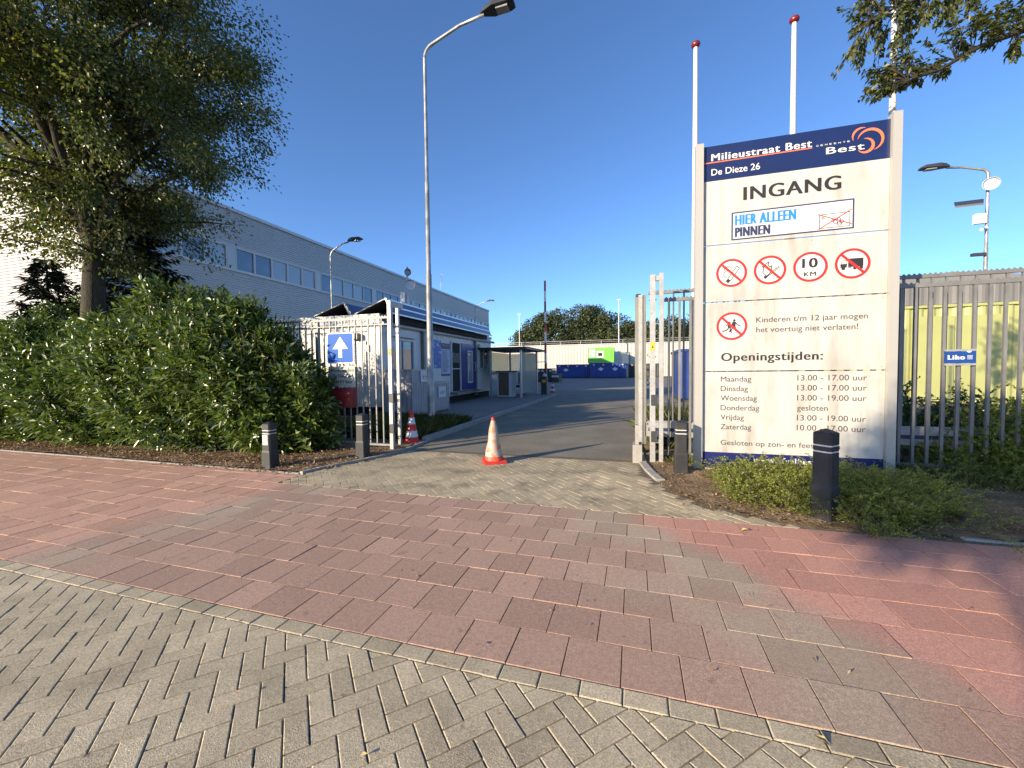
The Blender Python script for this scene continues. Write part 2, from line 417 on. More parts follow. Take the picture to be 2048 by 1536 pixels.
# ================================================================== THE GROUND
def inview(x, y, z=0, m=0):
    c, s = math.cos(YAW), math.sin(YAW)
    X = c*x+s*y; Y = -s*x+c*y; zz = z-1.58
    d = Y*math.cos(PIT)-zz*math.sin(PIT); u = Y*math.sin(PIT)+zz*math.cos(PIT)
    if d < .3: return False
    px = 1024+810*X/d; py = 768-810*u/d
    return -m < px < 2048+m and -m < py < 1536+m, d

def struct(name, mb, m_, kids=None):
    o = mb.build(name, m_); o['kind'] = 'structure'; return o
def sheet(name, poly, z, m_):
    mb = MB(); mb.add([(x, y, z) for x, y in poly], [list(range(len(poly)))]); return struct(name, mb, m_)

sheet('ground', [(-700, -300), (500, -300), (500, 900), (-700, 900)], -.16, M['ground'])
road = sheet('road', [(-60, -30), (60, -30), (60, 1.905), (-60, 1.905)], -.012, M['joint'])
foot = sheet('footpath', [(-60, 1.905), (60, 1.905), (60, 4.66), (-4.85, 4.66), (-4.85, 5.0), (-60, 5.0)], -.008, M['joint'])
apron = sheet('driveway_entrance', [(-4.9, 4.66), (1.5, 4.66), (.85, 5.0), (.45, 5.45), (.24, 6.1), (.12, 7.2), (-4.12, 7.2), (-4.35, 6.5), (-4.5, 6.07), (-4.67, 5.68), (-4.83, 5.29), (-4.9, 4.95)], -.004, M['joint'])

def clip(poly, a, b, c):
    """keep a*x+b*y<=c"""
    out = []
    for i in range(len(poly)):
        p, q = poly[i], poly[(i+1) % len(poly)]
        dp, dq = a*p[0]+b*p[1]-c, a*q[0]+b*q[1]-c
        if dp <= 0: out.append(p)
        if dp*dq < 0:
            t = dp/(dp-dq); out.append((p[0]+(q[0]-p[0])*t, p[1]+(q[1]-p[1])*t))
    return out
def area(p): return abs(sum(p[i][0]*p[(i+1) % len(p)][1]-p[(i+1) % len(p)][0]*p[i][1] for i in range(len(p))))/2
def shrink(poly, g):
    """inset a convex polygon by g"""
    n = len(poly); cx = sum(p[0] for p in poly)/n; cy = sum(p[1] for p in poly)/n; out = list(poly)
    for i in range(n):
        p, q = poly[i], poly[(i+1) % n]; L = math.hypot(q[0]-p[0], q[1]-p[1])
        if L < 1e-6: continue
        nx, ny = (q[1]-p[1])/L, -(q[0]-p[0])/L
        if nx*(cx-p[0])+ny*(cy-p[1]) > 0: nx, ny = -nx, -ny
        out = clip(out, nx, ny, nx*p[0]+ny*p[1]-g)
        if len(out) < 3: return []
    return out
def slab(mb, poly, gap, cham, zt, zb, tilt=(0, 0)):
    a = shrink(poly, gap); b = shrink(poly, gap+cham)
    if len(a) < 3 or len(b) != len(a): return False
    cx = sum(p[0] for p in poly)/len(poly); cy = sum(p[1] for p in poly)/len(poly)
    n = len(a); z = lambda p: tilt[0]*(p[0]-cx)+tilt[1]*(p[1]-cy)
    # keep the two rings aligned
    k = min(range(n), key=lambda i: (b[i][0]-a[0][0])**2+(b[i][1]-a[0][1])**2); b = b[k:]+b[:k]
    v = [(p[0], p[1], zb) for p in a]+[(p[0], p[1], zt-cham*.7+z(p)) for p in a]+[(p[0], p[1], zt+z(p)) for p in b]
    f = []
    for r in (0, 1):
        for i in range(n): f.append([r*n+i, r*n+(i+1) % n, (r+1)*n+(i+1) % n, (r+1)*n+i])
    f.append(list(range(2*n, 3*n)))
    sgn = sum(a[i][0]*a[(i+1) % n][1]-a[(i+1) % n][0]*a[i][1] for i in range(n))
    if sgn < 0: f = [x[::-1] for x in f]
    mb.add(v, f); return True
def lay(parent, name, polys, m_, gap, cham, limit=300, zt=0.0, zb=-.05, shared=None):
    """pieces that show largest become parts; the rest one 'stuff' part"""
    sc = []
    for p in polys:
        cx = sum(q[0] for q in p)/len(p); cy = sum(q[1] for q in p)/len(p)
        r = inview(cx, cy, 0, 40); vis = r and r[0]
        sc.append((0 if vis else 1, r[1] if r else 99+abs(cx)+abs(cy), cx, cy, p))
    sc.sort(key=lambda t: (t[0], t[1]))
    cache = {}; rest = MB()
    for i, (nv, d, cx, cy, p) in enumerate(sc):
        zz = zt + random.uniform(-.0018, .0018); tl = (random.uniform(-.009, .009), random.uniform(-.009, .009))
        if i < limit and nv == 0:
            key = tuple((round(q[0]-cx, 3), round(q[1]-cy, 3)) for q in p)
            if key not in cache:
                mb = MB()
                if not slab(mb, [(q[0]-cx, q[1]-cy) for q in p], gap, cham, 0, zb): continue
                ob = mb.build(name, m_, parent); cache[key] = ob.data
            else:
                ob = bpy.data.objects.new(name, cache[key]); COL.objects.link(ob); ob.parent = parent
            ob.location = (cx, cy, zz); ob.rotation_euler = (tl[1], -tl[0], random.uniform(-.004, .004))
        else: slab(rest, p, gap, cham, zz, zb, tl)
    if rest.v:
        o = rest.build(name+'s_beyond', m_, parent); o['kind'] = 'stuff'
P_ = .1027
def herring(ox, oy, x0, x1, y0, y1, clips, m=1, minarea=.0018):
    out = []; s2 = P_/math.sqrt(2); n = int(max(x1-x0, y1-y0)/P_)+6
    cx, cy = (x0+x1)/2, (y0+y1)/2
    for i in range(-n, n):
        for j in range(-n, n):
            k = (i-j) % 4
            if k == 0: c = [(i, j), (i+2, j), (i+2, j+1), (i, j+1)]
            elif k == 3: c = [(i, j), (i+1, j), (i+1, j+2), (i, j+2)]
            else: continue
            q = [(ox+(a-b)*s2*m, oy+(a+b)*s2) for a, b in c]
            mx = sum(t[0] for t in q)/4; my = sum(t[1] for t in q)/4
            if not (x0-.2 < mx < x1+.2 and y0-.2 < my < y1+.2): continue
            for cl in clips:
                q = clip(q, *cl)
                if len(q) < 3: break
            if len(q) >= 3 and area(q) > minarea: out.append(q)
    return out
# the carriageway blocks: 45 degree herringbone up to the border course
polys = herring(-.445, 1.775, -9.5, 3.2, .7, 1.92, [(0, 1, 1.905), (-1, 0, 9.5), (1, 0, 3.2), (0, -1, -.7)])
lay(road, 'paving_block', polys, M['grey_block'], .0028, .0042)
for (a, b, c, d) in ((-60, 60, -30, .7), (-60, -9.5, .7, 1.905), (3.2, 60, .7, 1.905)):
    MB().box(a, b, c, d, -.05, -.002).build('plain_paving', M['grey_block'], road)
bord = [[(-12+.206*i, 1.905), (-12+.206*(i+1), 1.905), (-12+.206*(i+1), 2.016), (-12+.206*i, 2.016)] for i in range(78)]
lay(foot, 'border_block', bord, M['grey_block'], .003, .005)
tl = []
for r_ in range(8):
    y0 = 2.018+r_*.3137; off = -1.5639 if r_ % 2 == 0 else -1.7046
    for k in range(-44, 24):
        x = off+.3*k; tl.append([(x, y0), (x+.3, y0), (x+.3, y0+.3137), (x, y0+.3137)])
for r_ in (8, 9):
    y0 = 2.018+r_*.3137; off = -1.5639 if r_ % 2 == 0 else -1.7046; y1 = min(y0+.3137, 4.99)
    for k in range(-44, -9):
        x = off+.3*k
        x2 = min(x+.3, -4.88)
        if x2-x > .05: tl.append([(x, y0), (x2, y0), (x2, y1), (x, y1)])
lay(foot, 'footpath_tile', tl, M['red_tile'], .0028, .0016)
for a, b, yb in ((-60, -14.76, 4.99), (5.6, 60, 4.52)):
    MB().box(a, b, 2.02, yb, -.05, -.002).build('plain_footpath', M['red_tile'], foot)
# entrance blocks
def rightedge(y): return np.interp(y, [4.5, 4.66, 4.78, 5.05, 5.43, 6.1, 6.5, 7.2], [1.9, 1.4, 1.08, .73, .44, .2, .09, .03])
def leftedge(y): return np.interp(y, [4.5, 4.95, 5.29, 5.68, 6.07, 6.5, 7.2], [-4.9, -4.9, -4.83, -4.67, -4.5, -4.33, -4.2])
polys = [q for q in herring(-1.484, 4.56, -5, 2, 4.5, 7.05, [(0, -1, -4.53), (0, 1, 7.03)], minarea=.002)
         if leftedge(sum(t[1] for t in q)/len(q))+.02 < sum(t[0] for t in q)/len(q) < rightedge(sum(t[1] for t in q)/len(q))-.03]
lay(apron, 'paving_block', polys, M['entry_block'], .002, .0035)
# asphalt drive and yard
sheet('driveway', [(-4.5, 7.03), (.3, 7.03), (.3, 30), (-4.5, 30)], -.006, M['asphalt'])
sheet('yard', [(-4.5, 24.2), (-4.5, 30.01), (-60, 30.01), (-60, 200), (120, 200), (120, 12), (.31, 12), (.31, 30.01), (.31, 24.2)], -.01, M['yardpave'])
sheet('yard_asphalt', [(-60, 24), (.3, 24), (60, 24), (60, 95), (-60, 95)], -.014, M['asphalt'])
# raised sidewalk in front of the cabin with its kerb
MB().box(-14, -4.62, 10.9, 24.6, -.15, .1).build('cabin_pavement', M['yardpave'])['kind'] = 'structure'
k_ = MB()
pts = [(-4.45, 8.0 + i*1.0) for i in range(16)] + [(-4.47, 23.7), (-4.7, 24.2), (-5.3, 24.65), (-6.2, 24.8), (-8, 24.85)]
kerb_o = bpy.data.objects.new('kerb', None); COL.objects.link(kerb_o); kerb_o['kind'] = 'structure'
def kerbrun(pts, w_, z0, z1, gap=.006):
    for p, q in zip(pts[:-1], pts[1:]):
        L = math.hypot(q[0]-p[0], q[1]-p[1]); tx, ty = (q[0]-p[0])/L, (q[1]-p[1])/L; nx, ny = -ty*w_/2, tx*w_/2
        a = (p[0]+tx*gap, p[1]+ty*gap); b = (q[0]-tx*gap, q[1]-ty*gap)
        poly = [(a[0]-nx, a[1]-ny), (b[0]-nx, b[1]-ny), (b[0]+nx, b[1]+ny), (a[0]+nx, a[1]+ny)]
        mb = MB(); slab(mb, poly, 0, .008, z1, z0); mb.build('kerb_stone', M['kerb'], kerb_o)
kerbrun(pts, .14, -.1, .112)
kerbrun([(-4.95, 5.02), (-4.9, 5.3), (-4.74, 5.7), (-4.57, 6.1), (-4.42, 6.5), (-4.36, 7.1), (-4.4, 7.98)], .07, -.1, .035)
kerbrun([(.36, 5.95), (.3, 6.15), (.22, 6.5), (.14, 7.0), (.1, 8), (.1, 9.5), (.1, 11.5), (.1, 14), (.1, 17), (.1, 20), (.1, 24)], .12, -.1, .03)
kerbrun([(2.85+i, 4.64) for i in range(9)], .06, -.1, .006)
kerbrun([(-4.98-i, 5.03) for i in range(14)], .05, -.1, .01)

def bed(name, outline, z, m_, amp=.04, res=.12):
    xs = [p[0] for p in outline]; ys = [p[1] for p in outline]
    nx = int((max(xs)-min(xs))/res)+1; ny = int((max(ys)-min(ys))/res)+1
    X, Y = np.meshgrid(np.linspace(min(xs), max(xs), nx), np.linspace(min(ys), max(ys), ny))
    Z = z + amp*(np.sin(X*3.1+np.cos(Y*2.3)*2)*np.cos(Y*2.7+X)*.5+RNG.normal(size=X.shape)*.25)
    def inside(x, y):
        c = False; n = len(outline)
        for i in range(n):
            x1, y1 = outline[i]; x2, y2 = outline[(i+1) % n]
            if (y1 > y) != (y2 > y) and x < (x2-x1)*(y-y1)/(y2-y1)+x1: c = not c
        return c
    V = np.stack([X, Y, Z], -1).reshape(-1, 3); F = []
    for j in range(ny-1):
        for i in range(nx-1):
            if inside((X[j, i]+X[j, i+1])/2, (Y[j, i]+Y[j+1, i])/2): F.append([j*nx+i, j*nx+i+1, (j+1)*nx+i+1, (j+1)*nx+i])
    o = np_mesh(name, V, F, m_, smooth=True); o['kind'] = 'structure'; return o
sheet('bed_soil', [(-.02, 4.6), (20, 4.6), (20, 12), (-.02, 12)], -.0075, M['soil'])
bed('planting_bed_left', [(-30, 5.06), (-4.95, 5.06), (-4.8, 5.6), (-4.5, 6.3), (-4.45, 8), (-4.52, 11), (-30, 11)], .02, M['soil'], .02)
bed('planting_bed_right', [(1.3, 4.72), (2.0, 4.66), (20, 4.66), (20, 12), (.17, 12), (.17, 7), (.3, 6.2), (.46, 5.55), (.78, 5.1)], .012, M['soil'], .03, .06)

# ================================================================== LARGE BUILDINGS
def corr(mb, axis, fixed, a0, a1, z0, z1, pitch, depth, vertical=False, out=1, mi=0):
    """corrugated sheet. axis 'x': runs along x at y=fixed (out=-1 faces -y). axis 'y': runs along y at x=fixed"""
    prof = [(0, 0), (.25, 1), (.5, 1), (.75, 0)]
    if vertical: n = max(1, int(round((a1-a0)/pitch))); pos = [a0+(i+t)*(a1-a0)/n for i in range(n) for t, _ in prof]+[a1]
    else: n = max(1, int(round((z1-z0)/pitch))); pos = [z0+(i+t)*(z1-z0)/n for i in range(n) for t, _ in prof]+[z1]
    dep = [d for i in range(n) for _, d in prof]+[0]
    v = []; f = []
    for p, d in zip(pos, dep):
        o_ = fixed+out*d*depth
        for e in ((z0, z1) if vertical else (a0, a1)):
            a, z = (p, e) if vertical else (e, p)
            v.append((a, o_, z) if axis == 'x' else (o_, a, z))
    for i in range(len(pos)-1): f.append([2*i, 2*i+1, 2*i+3, 2*i+2])
    return mb.add(v, f, mi)

XB = -20.0; Y0, Y1 = 10.2, 55.2
hall = thing('office_building', 'long grey building with horizontally ribbed metal walls and one high row of windows', 'building', (-20, 10.2, 0))
mb = MB(); corr(mb, 'y', XB, Y0, Y1, 0, 6.86, .125, .02); corr(mb, 'y', XB, Y0, Y1, 8.2, 9.95, .125, .02)
corr(mb, 'x', Y0, -60, XB, 0, 9.95, .125, .03, out=-1)
mb.build('ribbed_cladding', M['cladding'], hall)
mb = MB().box(-60, XB-.12, Y0+.02, Y1, 0, 9.9); mb.build('wall', M['shed_grey'], hall)
mb = MB().box(-60.06, XB+.1, Y0-.1, Y1+.06, 9.952, 10.12); mb.build('roof_edge', M['trim'], hall)
mb = MB().box(XB-.1, XB+.09, Y0+.02, Y1, 6.862, 6.93); mb.box(XB-.1, XB+.06, Y0+.02, Y1, 8.14, 8.198); mb.build('sill', M['win_frame'], hall)
wf = None; n_w = 0
yy = 10.35
while yy < 54.6:
    for k in range(5):
        if yy+1.1 > 55.1: break
        if wf is None:
            wf = MB()
            for (a, b, c, d) in ((0, 1.1, 0, .06), (0, 1.1, 1.14, 1.2), (0, .05, .06, 1.14), (1.05, 1.1, .06, 1.14)):
                wf.box(XB-.06, XB+.05, yy+a, yy+b, 6.935+c, 6.935+d)
            W0 = wf.build('window', M['win_frame'], hall, loc=(0, yy-10.2, 6.935))
            PA = MB().box(XB-.04, XB-.01, yy+.052, yy+1.048, 6.997, 8.073).build('pane', M['glass'], W0)
            PB = PA.data.copy(); PB.materials[0] = M['glass2']
            W_ = W0
        else:
            W_ = W0.copy(); COL.objects.link(W_); W_.location = (0, yy-10.2, 6.935)
            p = PA.copy(); COL.objects.link(p); p.parent = W_
            if random.random() < .45: p.data = PB
        yy += 1.112
    MB().box(XB-.08, XB+.045, yy+.005, yy+.46, 6.935, 8.135).build('pier_panel', M['cladding'], hall)
    yy += .467
# antenna on the roof
tag(MB().tube([(-21, 42.2, 10.1), (-21, 42.2, 12.6)], .035, 6).tube([(-21.3, 42.2, 12.45), (-20.7, 42.2, 12.45)], .02, 5).build('antenna', M['galv']), 'thin antenna standing on the roof of the long grey building', 'antenna')

# ---- site cabin
cab = thing('site_cabin', 'white single storey office cabin with blue door behind the left fence', 'building', (-7.76, 11.2, .1))
CX = -7.76
def fE(x0, y0, s=1):     # plane facing +x : a runs along y, b up
    return lambda a, b, d=0: (x0+d, a, b)
mb = MB(); corr(mb, 'y', CX, 11.2, 21.7, .42, 3.3, .3, .012, vertical=True); corr(mb, 'x', 11.2, -13.8, CX, .42, 3.3, .12, .014, vertical=True, out=-1)
mb.box(-13.8, CX-.02, 11.22, 21.7, .42, 3.3); mb.build('wall', M['cabin'], cab)
MB().box(-13.7, CX-.12, 11.3, 21.6, .1, .42).build('plinth', M['dark'], cab)
MB().box(-13.86, CX+.05, 11.13, 21.76, 3.3, 3.4).build('roof', M['cabin_trim'], cab)
MB().tube([(CX+.1, 11.2, 3.1), (CX+.1, 21.9, 3.12)], .06, 10).build('roof_pipe', M['cabin_trim'], cab)
MB().tube([(-13.8, 11.1, 3.08), (-7.9, 11.1, 3.08)], .05, 10).build('roof_pipe', M['cabin_trim'], cab)
for y in (13.86, 19.15):
    MB().box(CX+.02, CX+.14, y-.07, y+.07, .3, 3.38).build('downpipe', M['galv_dark'], cab)
def cwin(y0, y1, z0, z1, bars):
    w_ = MB()
    w_.box(CX+.013, CX+.08, y0, y1, z0, z0+.07); w_.box(CX+.013, CX+.08, y0, y1, z1-.07, z1)
    w_.box(CX+.013, CX+.08, y0, y0+.07, z0+.07, z1-.07); w_.box(CX+.013, CX+.08, y1-.07, y1, z0+.07, z1-.07)
    for b in bars: w_.box(CX+.02, CX+.06, b-.03, b+.03, z0+.07, z1-.07)
    w_.box(CX+.013, CX+.16, y0-.1, y1+.1, z1+.05, z1+.22)
    o = w_.build('window', M['win_frame'], cab); MB().box(CX+.014, CX+.025, y0+.06, y1-.06, z0+.06, z1-.06).build('pane', M['glass'], o)
cwin(11.7, 13.2, 1.55, 2.68, [12.5]); cwin(19.72, 21.1, 1.6, 2.68, [20.4])
d_ = MB(); d_.box(CX+.013, CX+.07, 16.36, 16.44, .62, 2.8); d_.box(CX+.013, CX+.07, 17.32, 17.4, .62, 2.8); d_.box(CX+.013, CX+.07, 16.36, 17.4, 2.8, 2.88)
dw = d_.build('doorway', M['win_frame'], cab); MB().box(CX+.014, CX+.022, 16.44, 17.32, .62, 2.8).build('dark_opening', M['dark'], dw)
MB().box(CX+.023, CX+.05, 16.46, 17.3, 1.9, 2.35).build('shelf', M['shelf'], dw)
MB().box(CX+.03, CX+.06, 16.46, 17.3, 1.62, 1.66).build('shelf', M['paper'], dw)
do = MB().box(CX+.03, CX+.09, 17.42, 19.08, .64, 2.82).build('door', M['door_blue'], cab)
mb = MB().box(CX+.091, CX+.1, 18.1, 18.75, .95, 2.52); mb.build('door_window_frame', M['win_frame'], do)
MB().box(CX+.1, CX+.104, 18.17, 18.68, 1.02, 2.45).build('door_window', M['glass2'], do)
MB().tube([(CX+.09, 18.95, 1.55), (CX+.16, 18.95, 1.55), (CX+.16, 18.95, 1.95), (CX+.09, 18.95, 1.95)], .02, 6).build('handle', M['alu'], do)
MB().box(CX-.05, CX+.35, 16.3, 19.1, .5, .6).build('doorstep', M['galv_dark'], cab)
# front wall details: louvred shutters and lamp
for x0 in (-10.2, -9.15):
    s_ = MB().box(x0, x0+.9, 11.14, 11.18, 1.35, 2.55)
    sh = s_.build('shutter', M['cabin'], cab); sl = MB()
    for k in range(15): sl.box(x0+.05, x0+.85, 11.115, 11.138, 1.4+k*.075, 1.44+k*.075)
    sl.build('louvre', M['cabin'], sh)['kind'] = 'stuff'
MB().box(-8.75, -8.45, 10.98, 11.18, 2.6, 2.8).build('wall_lamp', M['galv_dark'], cab)
MB().box(-8.3, -8.12, 11.16, 11.185, 2.2, 2.42).build('notice', M['paper'], cab)
MB().box(-10.6, -8.2, 11.13, 11.18, 2.86, 2.9).build('cable_duct', M['cabin_trim'], cab)
# posters on the long wall
po = MB().box(CX+.015, CX+.03, 14.68, 15.42, 1.67, 2.82).build('information_poster', M['poster_blue']); tag(po, 'blue poster with pale marks on the cabin wall beside the lamp post', 'poster')
pl = thing('price_board', 'white printed board with navy header and foot beside the cabin doorway', 'notice board', (CX, 15.8, 1.34))
MB().box(CX+.015, CX+.03, 15.45, 16.28, 1.42, 2.48).build('board', M['poster_white'], pl)
MB().box(CX+.015, CX+.032, 15.45, 16.28, 2.482, 2.73).build('header', M['ink_navy'], pl)
MB().box(CX+.015, CX+.032, 15.45, 16.28, 1.34, 1.418).build('footer', M['ink_navy'], pl)
mb = MB()
for k in range(22): mb.box(CX+.03, CX+.0315, 15.52, 15.52+random.uniform(.3, .68), 2.4-k*.043, 2.418-k*.043)
mb.build('printed_lines', M['ink_navy'], pl)
text_mb(MB(), 'Milieustraat Best', 15.52, 16.1, 2.63, .045, fE(CX+.032, 0), .01, 0, .001).build('lettering', M['ink_orange'], pl)
# solar panels standing in saw-tooth rows on the cabin roof
def solar_row(label, xl, xa, xr, zl, za, zr, y1, stripes):
    t = thing('solar_panel_row', label, 'solar panels', (xl, 11.2, zl), 'solar panels on the cabin roof')
    for (ax, az, bx, bz, nm) in ((xl, zl, xa, za, 'long_panel'), (xa, za, xr, zr, 'steep_panel')):
        L = math.hypot(bx-ax, bz-az); nx, nz = -(bz-az)/L*.04, (bx-ax)/L*.04
        n = 6; seg = (y1-11.2)/n
        for k in range(n):
            m_ = MB(); ya, yb = 11.2+k*seg+.01, 11.2+(k+1)*seg-.01
            m_.add([(ax, ya, az), (bx, ya, bz), (bx, yb, bz), (ax, yb, az), (ax+nx, ya, az+nz), (bx+nx, ya, bz+nz), (bx+nx, yb, bz+nz), (ax+nx, yb, az+nz)],
                   [(0, 1, 5, 4), (1, 2, 6, 5), (2, 3, 7, 6), (3, 0, 4, 7)], 1)
            m_.add([(ax+nx, ya, az+nz), (bx+nx, ya, bz+nz), (bx+nx, yb, bz+nz), (ax+nx, yb, az+nz)], [(0, 1, 2, 3)], 0)
            m_.add([(ax, ya, az), (bx, ya, bz), (bx, yb, bz), (ax, yb, az)], [(3, 2, 1, 0)], 2)
            m_.build(nm, [M['pv'], M['alu'], M['pv_back']], t)
    fr = MB()
    fr.tube([(xl, 11.18, zl+.01), (xa, 11.18, za+.02), (xr, 11.18, zr+.01)], .016, 4, square=True, smooth=False)
    fr.build('end_frame', M['galv_dark'], t)
    return t
solar_row('far row of tilted solar panels on the cabin roof, shorter tooth to the left', -10.3, -9.1, -8.86, 3.42, 3.79, 3.42, 20.4, 1)
t = solar_row('near row of tilted solar panels on the cabin roof above the blue door side', -8.66, -7.52, -7.32, 3.42, 3.84, 3.38, 20.5, 1)
mb = MB()
for (x, z) in ((-7.3, 3.37), (-7.4, 3.6), (-7.5, 3.82)): mb.box(x-.015, x+.035, 11.15, 20.55, z, z+.045)
mb.build('mounting_rail', M['alu'], t)
MB().box(-7.6, -7.5, 11.3, 20.4, 3.18, 3.4).build('gutter', M['dark'], t)
# mast with loudspeaker and dish on the cabin roof
mast = thing('equipment_mast', 'white mast with two dishes and a box above the solar panels', 'mast', (-10.2, 17, 3.4))
MB().tube([(-10.2, 17, 3.4), (-10.2, 17, 6.45)], [.06, .045], 8).build('pole', M['paper'], mast)
def dish(mb, c, r, n, dep=.06, mi=0):
    c = Vector(c); n = Vector(n).normalized(); a = n.cross(Vector((0, 0, 1))).normalized(); b = a.cross(n)
    v = [tuple(c-n*dep)]; k = 20
    for rr, dd in ((.6, .6), (1, 0), (.95, .0)):
        for i in range(k): t_ = 2*math.pi*i/k; v.append(tuple(c+(a*math.cos(t_)+b*math.sin(t_))*r*rr-n*dep*dd))
    f = [[0, 1+(i+1) % k, 1+i] for i in range(k)]
    for L in (0, 1): f += [[1+L*k+i, 1+L*k+(i+1) % k, 1+(L+1)*k+(i+1) % k, 1+(L+1)*k+i] for i in range(k)]
    mb.add(v, f, mi, True); return mb
dish(MB(), (-10.05, 16.8, 6.15), .17, (.7, -.5, -.2)).build('dish', M['galv'], mast)
dish(MB(), (-9.95, 16.8, 5.55), .26, (.5, -.8, 0)).build('dish', M['paper'], mast)
MB().box(-10.5, -10.27, 16.85, 17.1, 4.75, 5.25).build('junction_box', M['paper'], mast)
MB().tube([(-10.45, 16.8, 4.5), (-10.22, 17, 4.55)], .06, 8).build('camera', M['paper'], mast)

# ---- lamp posts
def lamp(name, label, x, y, h, rise, arm, rb=.1, rt=.045, hs=1.0, cat='street lamp', group='street lamps'):
    t = thing(name, label, cat, (x, y, 0), group)
    MB().lathe((x, y, 0), [(rb, 0), (rb, h*.17), (rb*.82, h*.172), (rb*.75, h*.42), (rb*.62, h*.422), (rb*.56, h*.67), (rb*.45, h*.672), (rt, h)], 14).build('pole', M['lamp_steel'], t)
    s = 1 if arm > 0 else -1; pts = []
    for k in range(7):
        a = k/6*math.pi/2*.86; pts.append((x+s*.35*(1-math.cos(a)), y, h+.35*math.sin(a)))
    pts.append((x+arm*.6, y, h+.3+rise*.75)); pts.append((x+arm, y, h+.3+rise))
    MB().tube(pts, [rt]*7+[rt*.9, rt*.85], 8).build('arm', M['lamp_steel'], t)
    e = pts[-1]; hd = MB()
    w_, L, th = .16*hs, .72*hs, .13*hs
    v = []
    for (k, ww, tt) in ((-.1, .35, .4), (.06, .6, .9), (.3, 1, 1.), (.85, .95, .75), (1, .7, .35)):
        xx = e[0]+s*L*k; zz = e[2]+.02+k*L*.05
        v += [(xx, y-w_*ww, zz-.0), (xx, y+w_*ww, zz-.0), (xx, y+w_*ww*.75, zz+th*tt), (xx, y-w_*ww*.75, zz+th*tt)]
    f = []
    for i in range(4):
        for k in range(4): f.append([4*i+k, 4*i+(k+1) % 4, 4*i+4+(k+1) % 4, 4*i+4+k])
    f += [[0, 1, 2, 3], [19, 18, 17, 16]]
    hd.add(v, f, 0, False); ho = hd.build('lamp_head', M['lamp_head'], t)
    MB().box(min(e[0]+s*L*.42, e[0]+s*L*.8), max(e[0]+s*L*.42, e[0]+s*L*.8), y-w_*.6, y+w_*.6, e[2]-.02, e[2]+.03).build('lamp_lens', M['lens'], ho)
    return t
lamp('street_lamp', 'tall galvanised street lamp at the left side of the entrance, in front of the cabin', -5.5, 10.3, 10.15, .42, 1.75, .105, .045, 1.15)
lamp('street_lamp', 'lamp post standing in front of the ribbed building above the solar panels', -12.89, 15.1, 6.65, .28, 1.0, .07, .035, .9)
lamp('street_lamp', 'distant lamp post before the far end of the long building', -18.4, 46, 9.0, .45, 1.6, .08, .05, 1.2)
# right lamp with equipment
rl = lamp('street_lamp', 'lamp post with round disc, boxes and cameras behind the right fence', 17.85, 28.0, 11.5, .35, -1.75, .15, .07, 1.6)
dish(MB(), (17.8, 27.7, 10.95), .33, (-.45, -.9, 0), .12).build('disc_antenna', M['paper'], rl)
MB().tube([(17.68, 27.5, 10.85), (17.92, 27.55, 11.1)], .02, 6).build('pointer', M['galv_dark'], rl)
mb = MB(); q_ = [(16.3, 27.6, 8.3), (17.2, 27.2, 8.2), (17.7, 28.0, 8.65), (16.7, 28.4, 8.75)]; mb.add([(a, b, c+1.55) for a, b, c in q_]+[(a, b, c+1.65) for a, b, c in q_], [(3, 2, 1, 0), (4, 5, 6, 7), (0, 1, 5, 4), (1, 2, 6, 5), (2, 3, 7, 6), (3, 0, 4, 7)]); mb.build('floodlight', M['lamp_head'], rl)
MB().box(17.25, 17.72, 27.8, 28.0, 8.98, 9.5, bev=.03).build('equipment_box', M['paper'], rl)
MB().tube([(17.4, 27.6, 8.6), (17.8, 27.95, 8.75)], .08, 8).build('camera', M['paper'], rl)
MB().box(17.2, 17.75, 27.8, 28.0, 7.3, 7.45).build('small_floodlight', M['lamp_head'], rl)

# ---- shelter, counter, chair, barrier
sh = thing('waiting_shelter', 'open shelter with frosted glass screens and dark roof beside the cabin', 'shelter', (-6.4, 21.8, .1))
for (x, y) in ((-7.2, 20.1), (-5.55, 20.05), (-5.55, 23.6), (-7.2, 23.6), (-6.4, 23.6)):
    MB().box(x-.05, x+.05, y-.05, y+.05, .1, 2.6).build('post', M['alu'], sh)
MB().box(-7.7, -5.15, 19.6, 24.0, 2.6, 2.68).box(-7.72, -5.13, 19.58, 24.02, 2.68, 2.72).build('roof', M['roof_dark'], sh)
MB().box(-5.57, -5.53, 20.12, 23.54, .35, 2.5).build('glass_screen', M['frost'], sh)
MB().box(-7.14, -6.46, 23.58, 23.62, .95, 2.5).build('glass_screen', M['frost'], sh)
MB().box(-6.34, -5.61, 23.58, 23.62, .95, 2.5).build('glass_screen', M['frost'], sh)
MB().box(-7.22, -7.18, 20.16, 23.54, 1.3, 2.5).build('glass_screen', M['frost'], sh)
ct = thing('service_counter', 'tall counter with brown front and white sides inside the shelter', 'counter', (-6.9, 21, .1))
MB().box(-7.1, -6.5, 21.05, 21.08, .16, 1.42).build('front_board', M['wood'], ct)
MB().box(-7.16, -7.1, 21.0, 21.6, .1, 1.45).box(-6.5, -6.3, 21.0, 21.6, .1, 1.45).box(-7.1, -6.5, 21.03, 21.6, .1, .16).build('side_panel', M['paper'], ct)
MB().box(-7.25, -6.2, 20.9, 21.65, 1.45, 1.5).build('counter_top', M['roof_dark'], ct)
ch = thing('swivel_chair', 'dark swivel chair standing behind the counter in the shelter', 'chair', (-6.15, 22.3, .1))
MB().box(-6.4, -5.9, 22.05, 22.55, .55, .68, bev=.03).build('seat', M['office_chair'], ch)
MB().box(-6.38, -5.92, 22.5, 22.58, .75, 1.4, bev=.03).build('backrest', M['office_chair'], ch)
MB().tube([(-6.15, 22.3, .16), (-6.15, 22.3, .56)], .03, 8).build('column', M['roof_dark'], ch)
mb = MB()
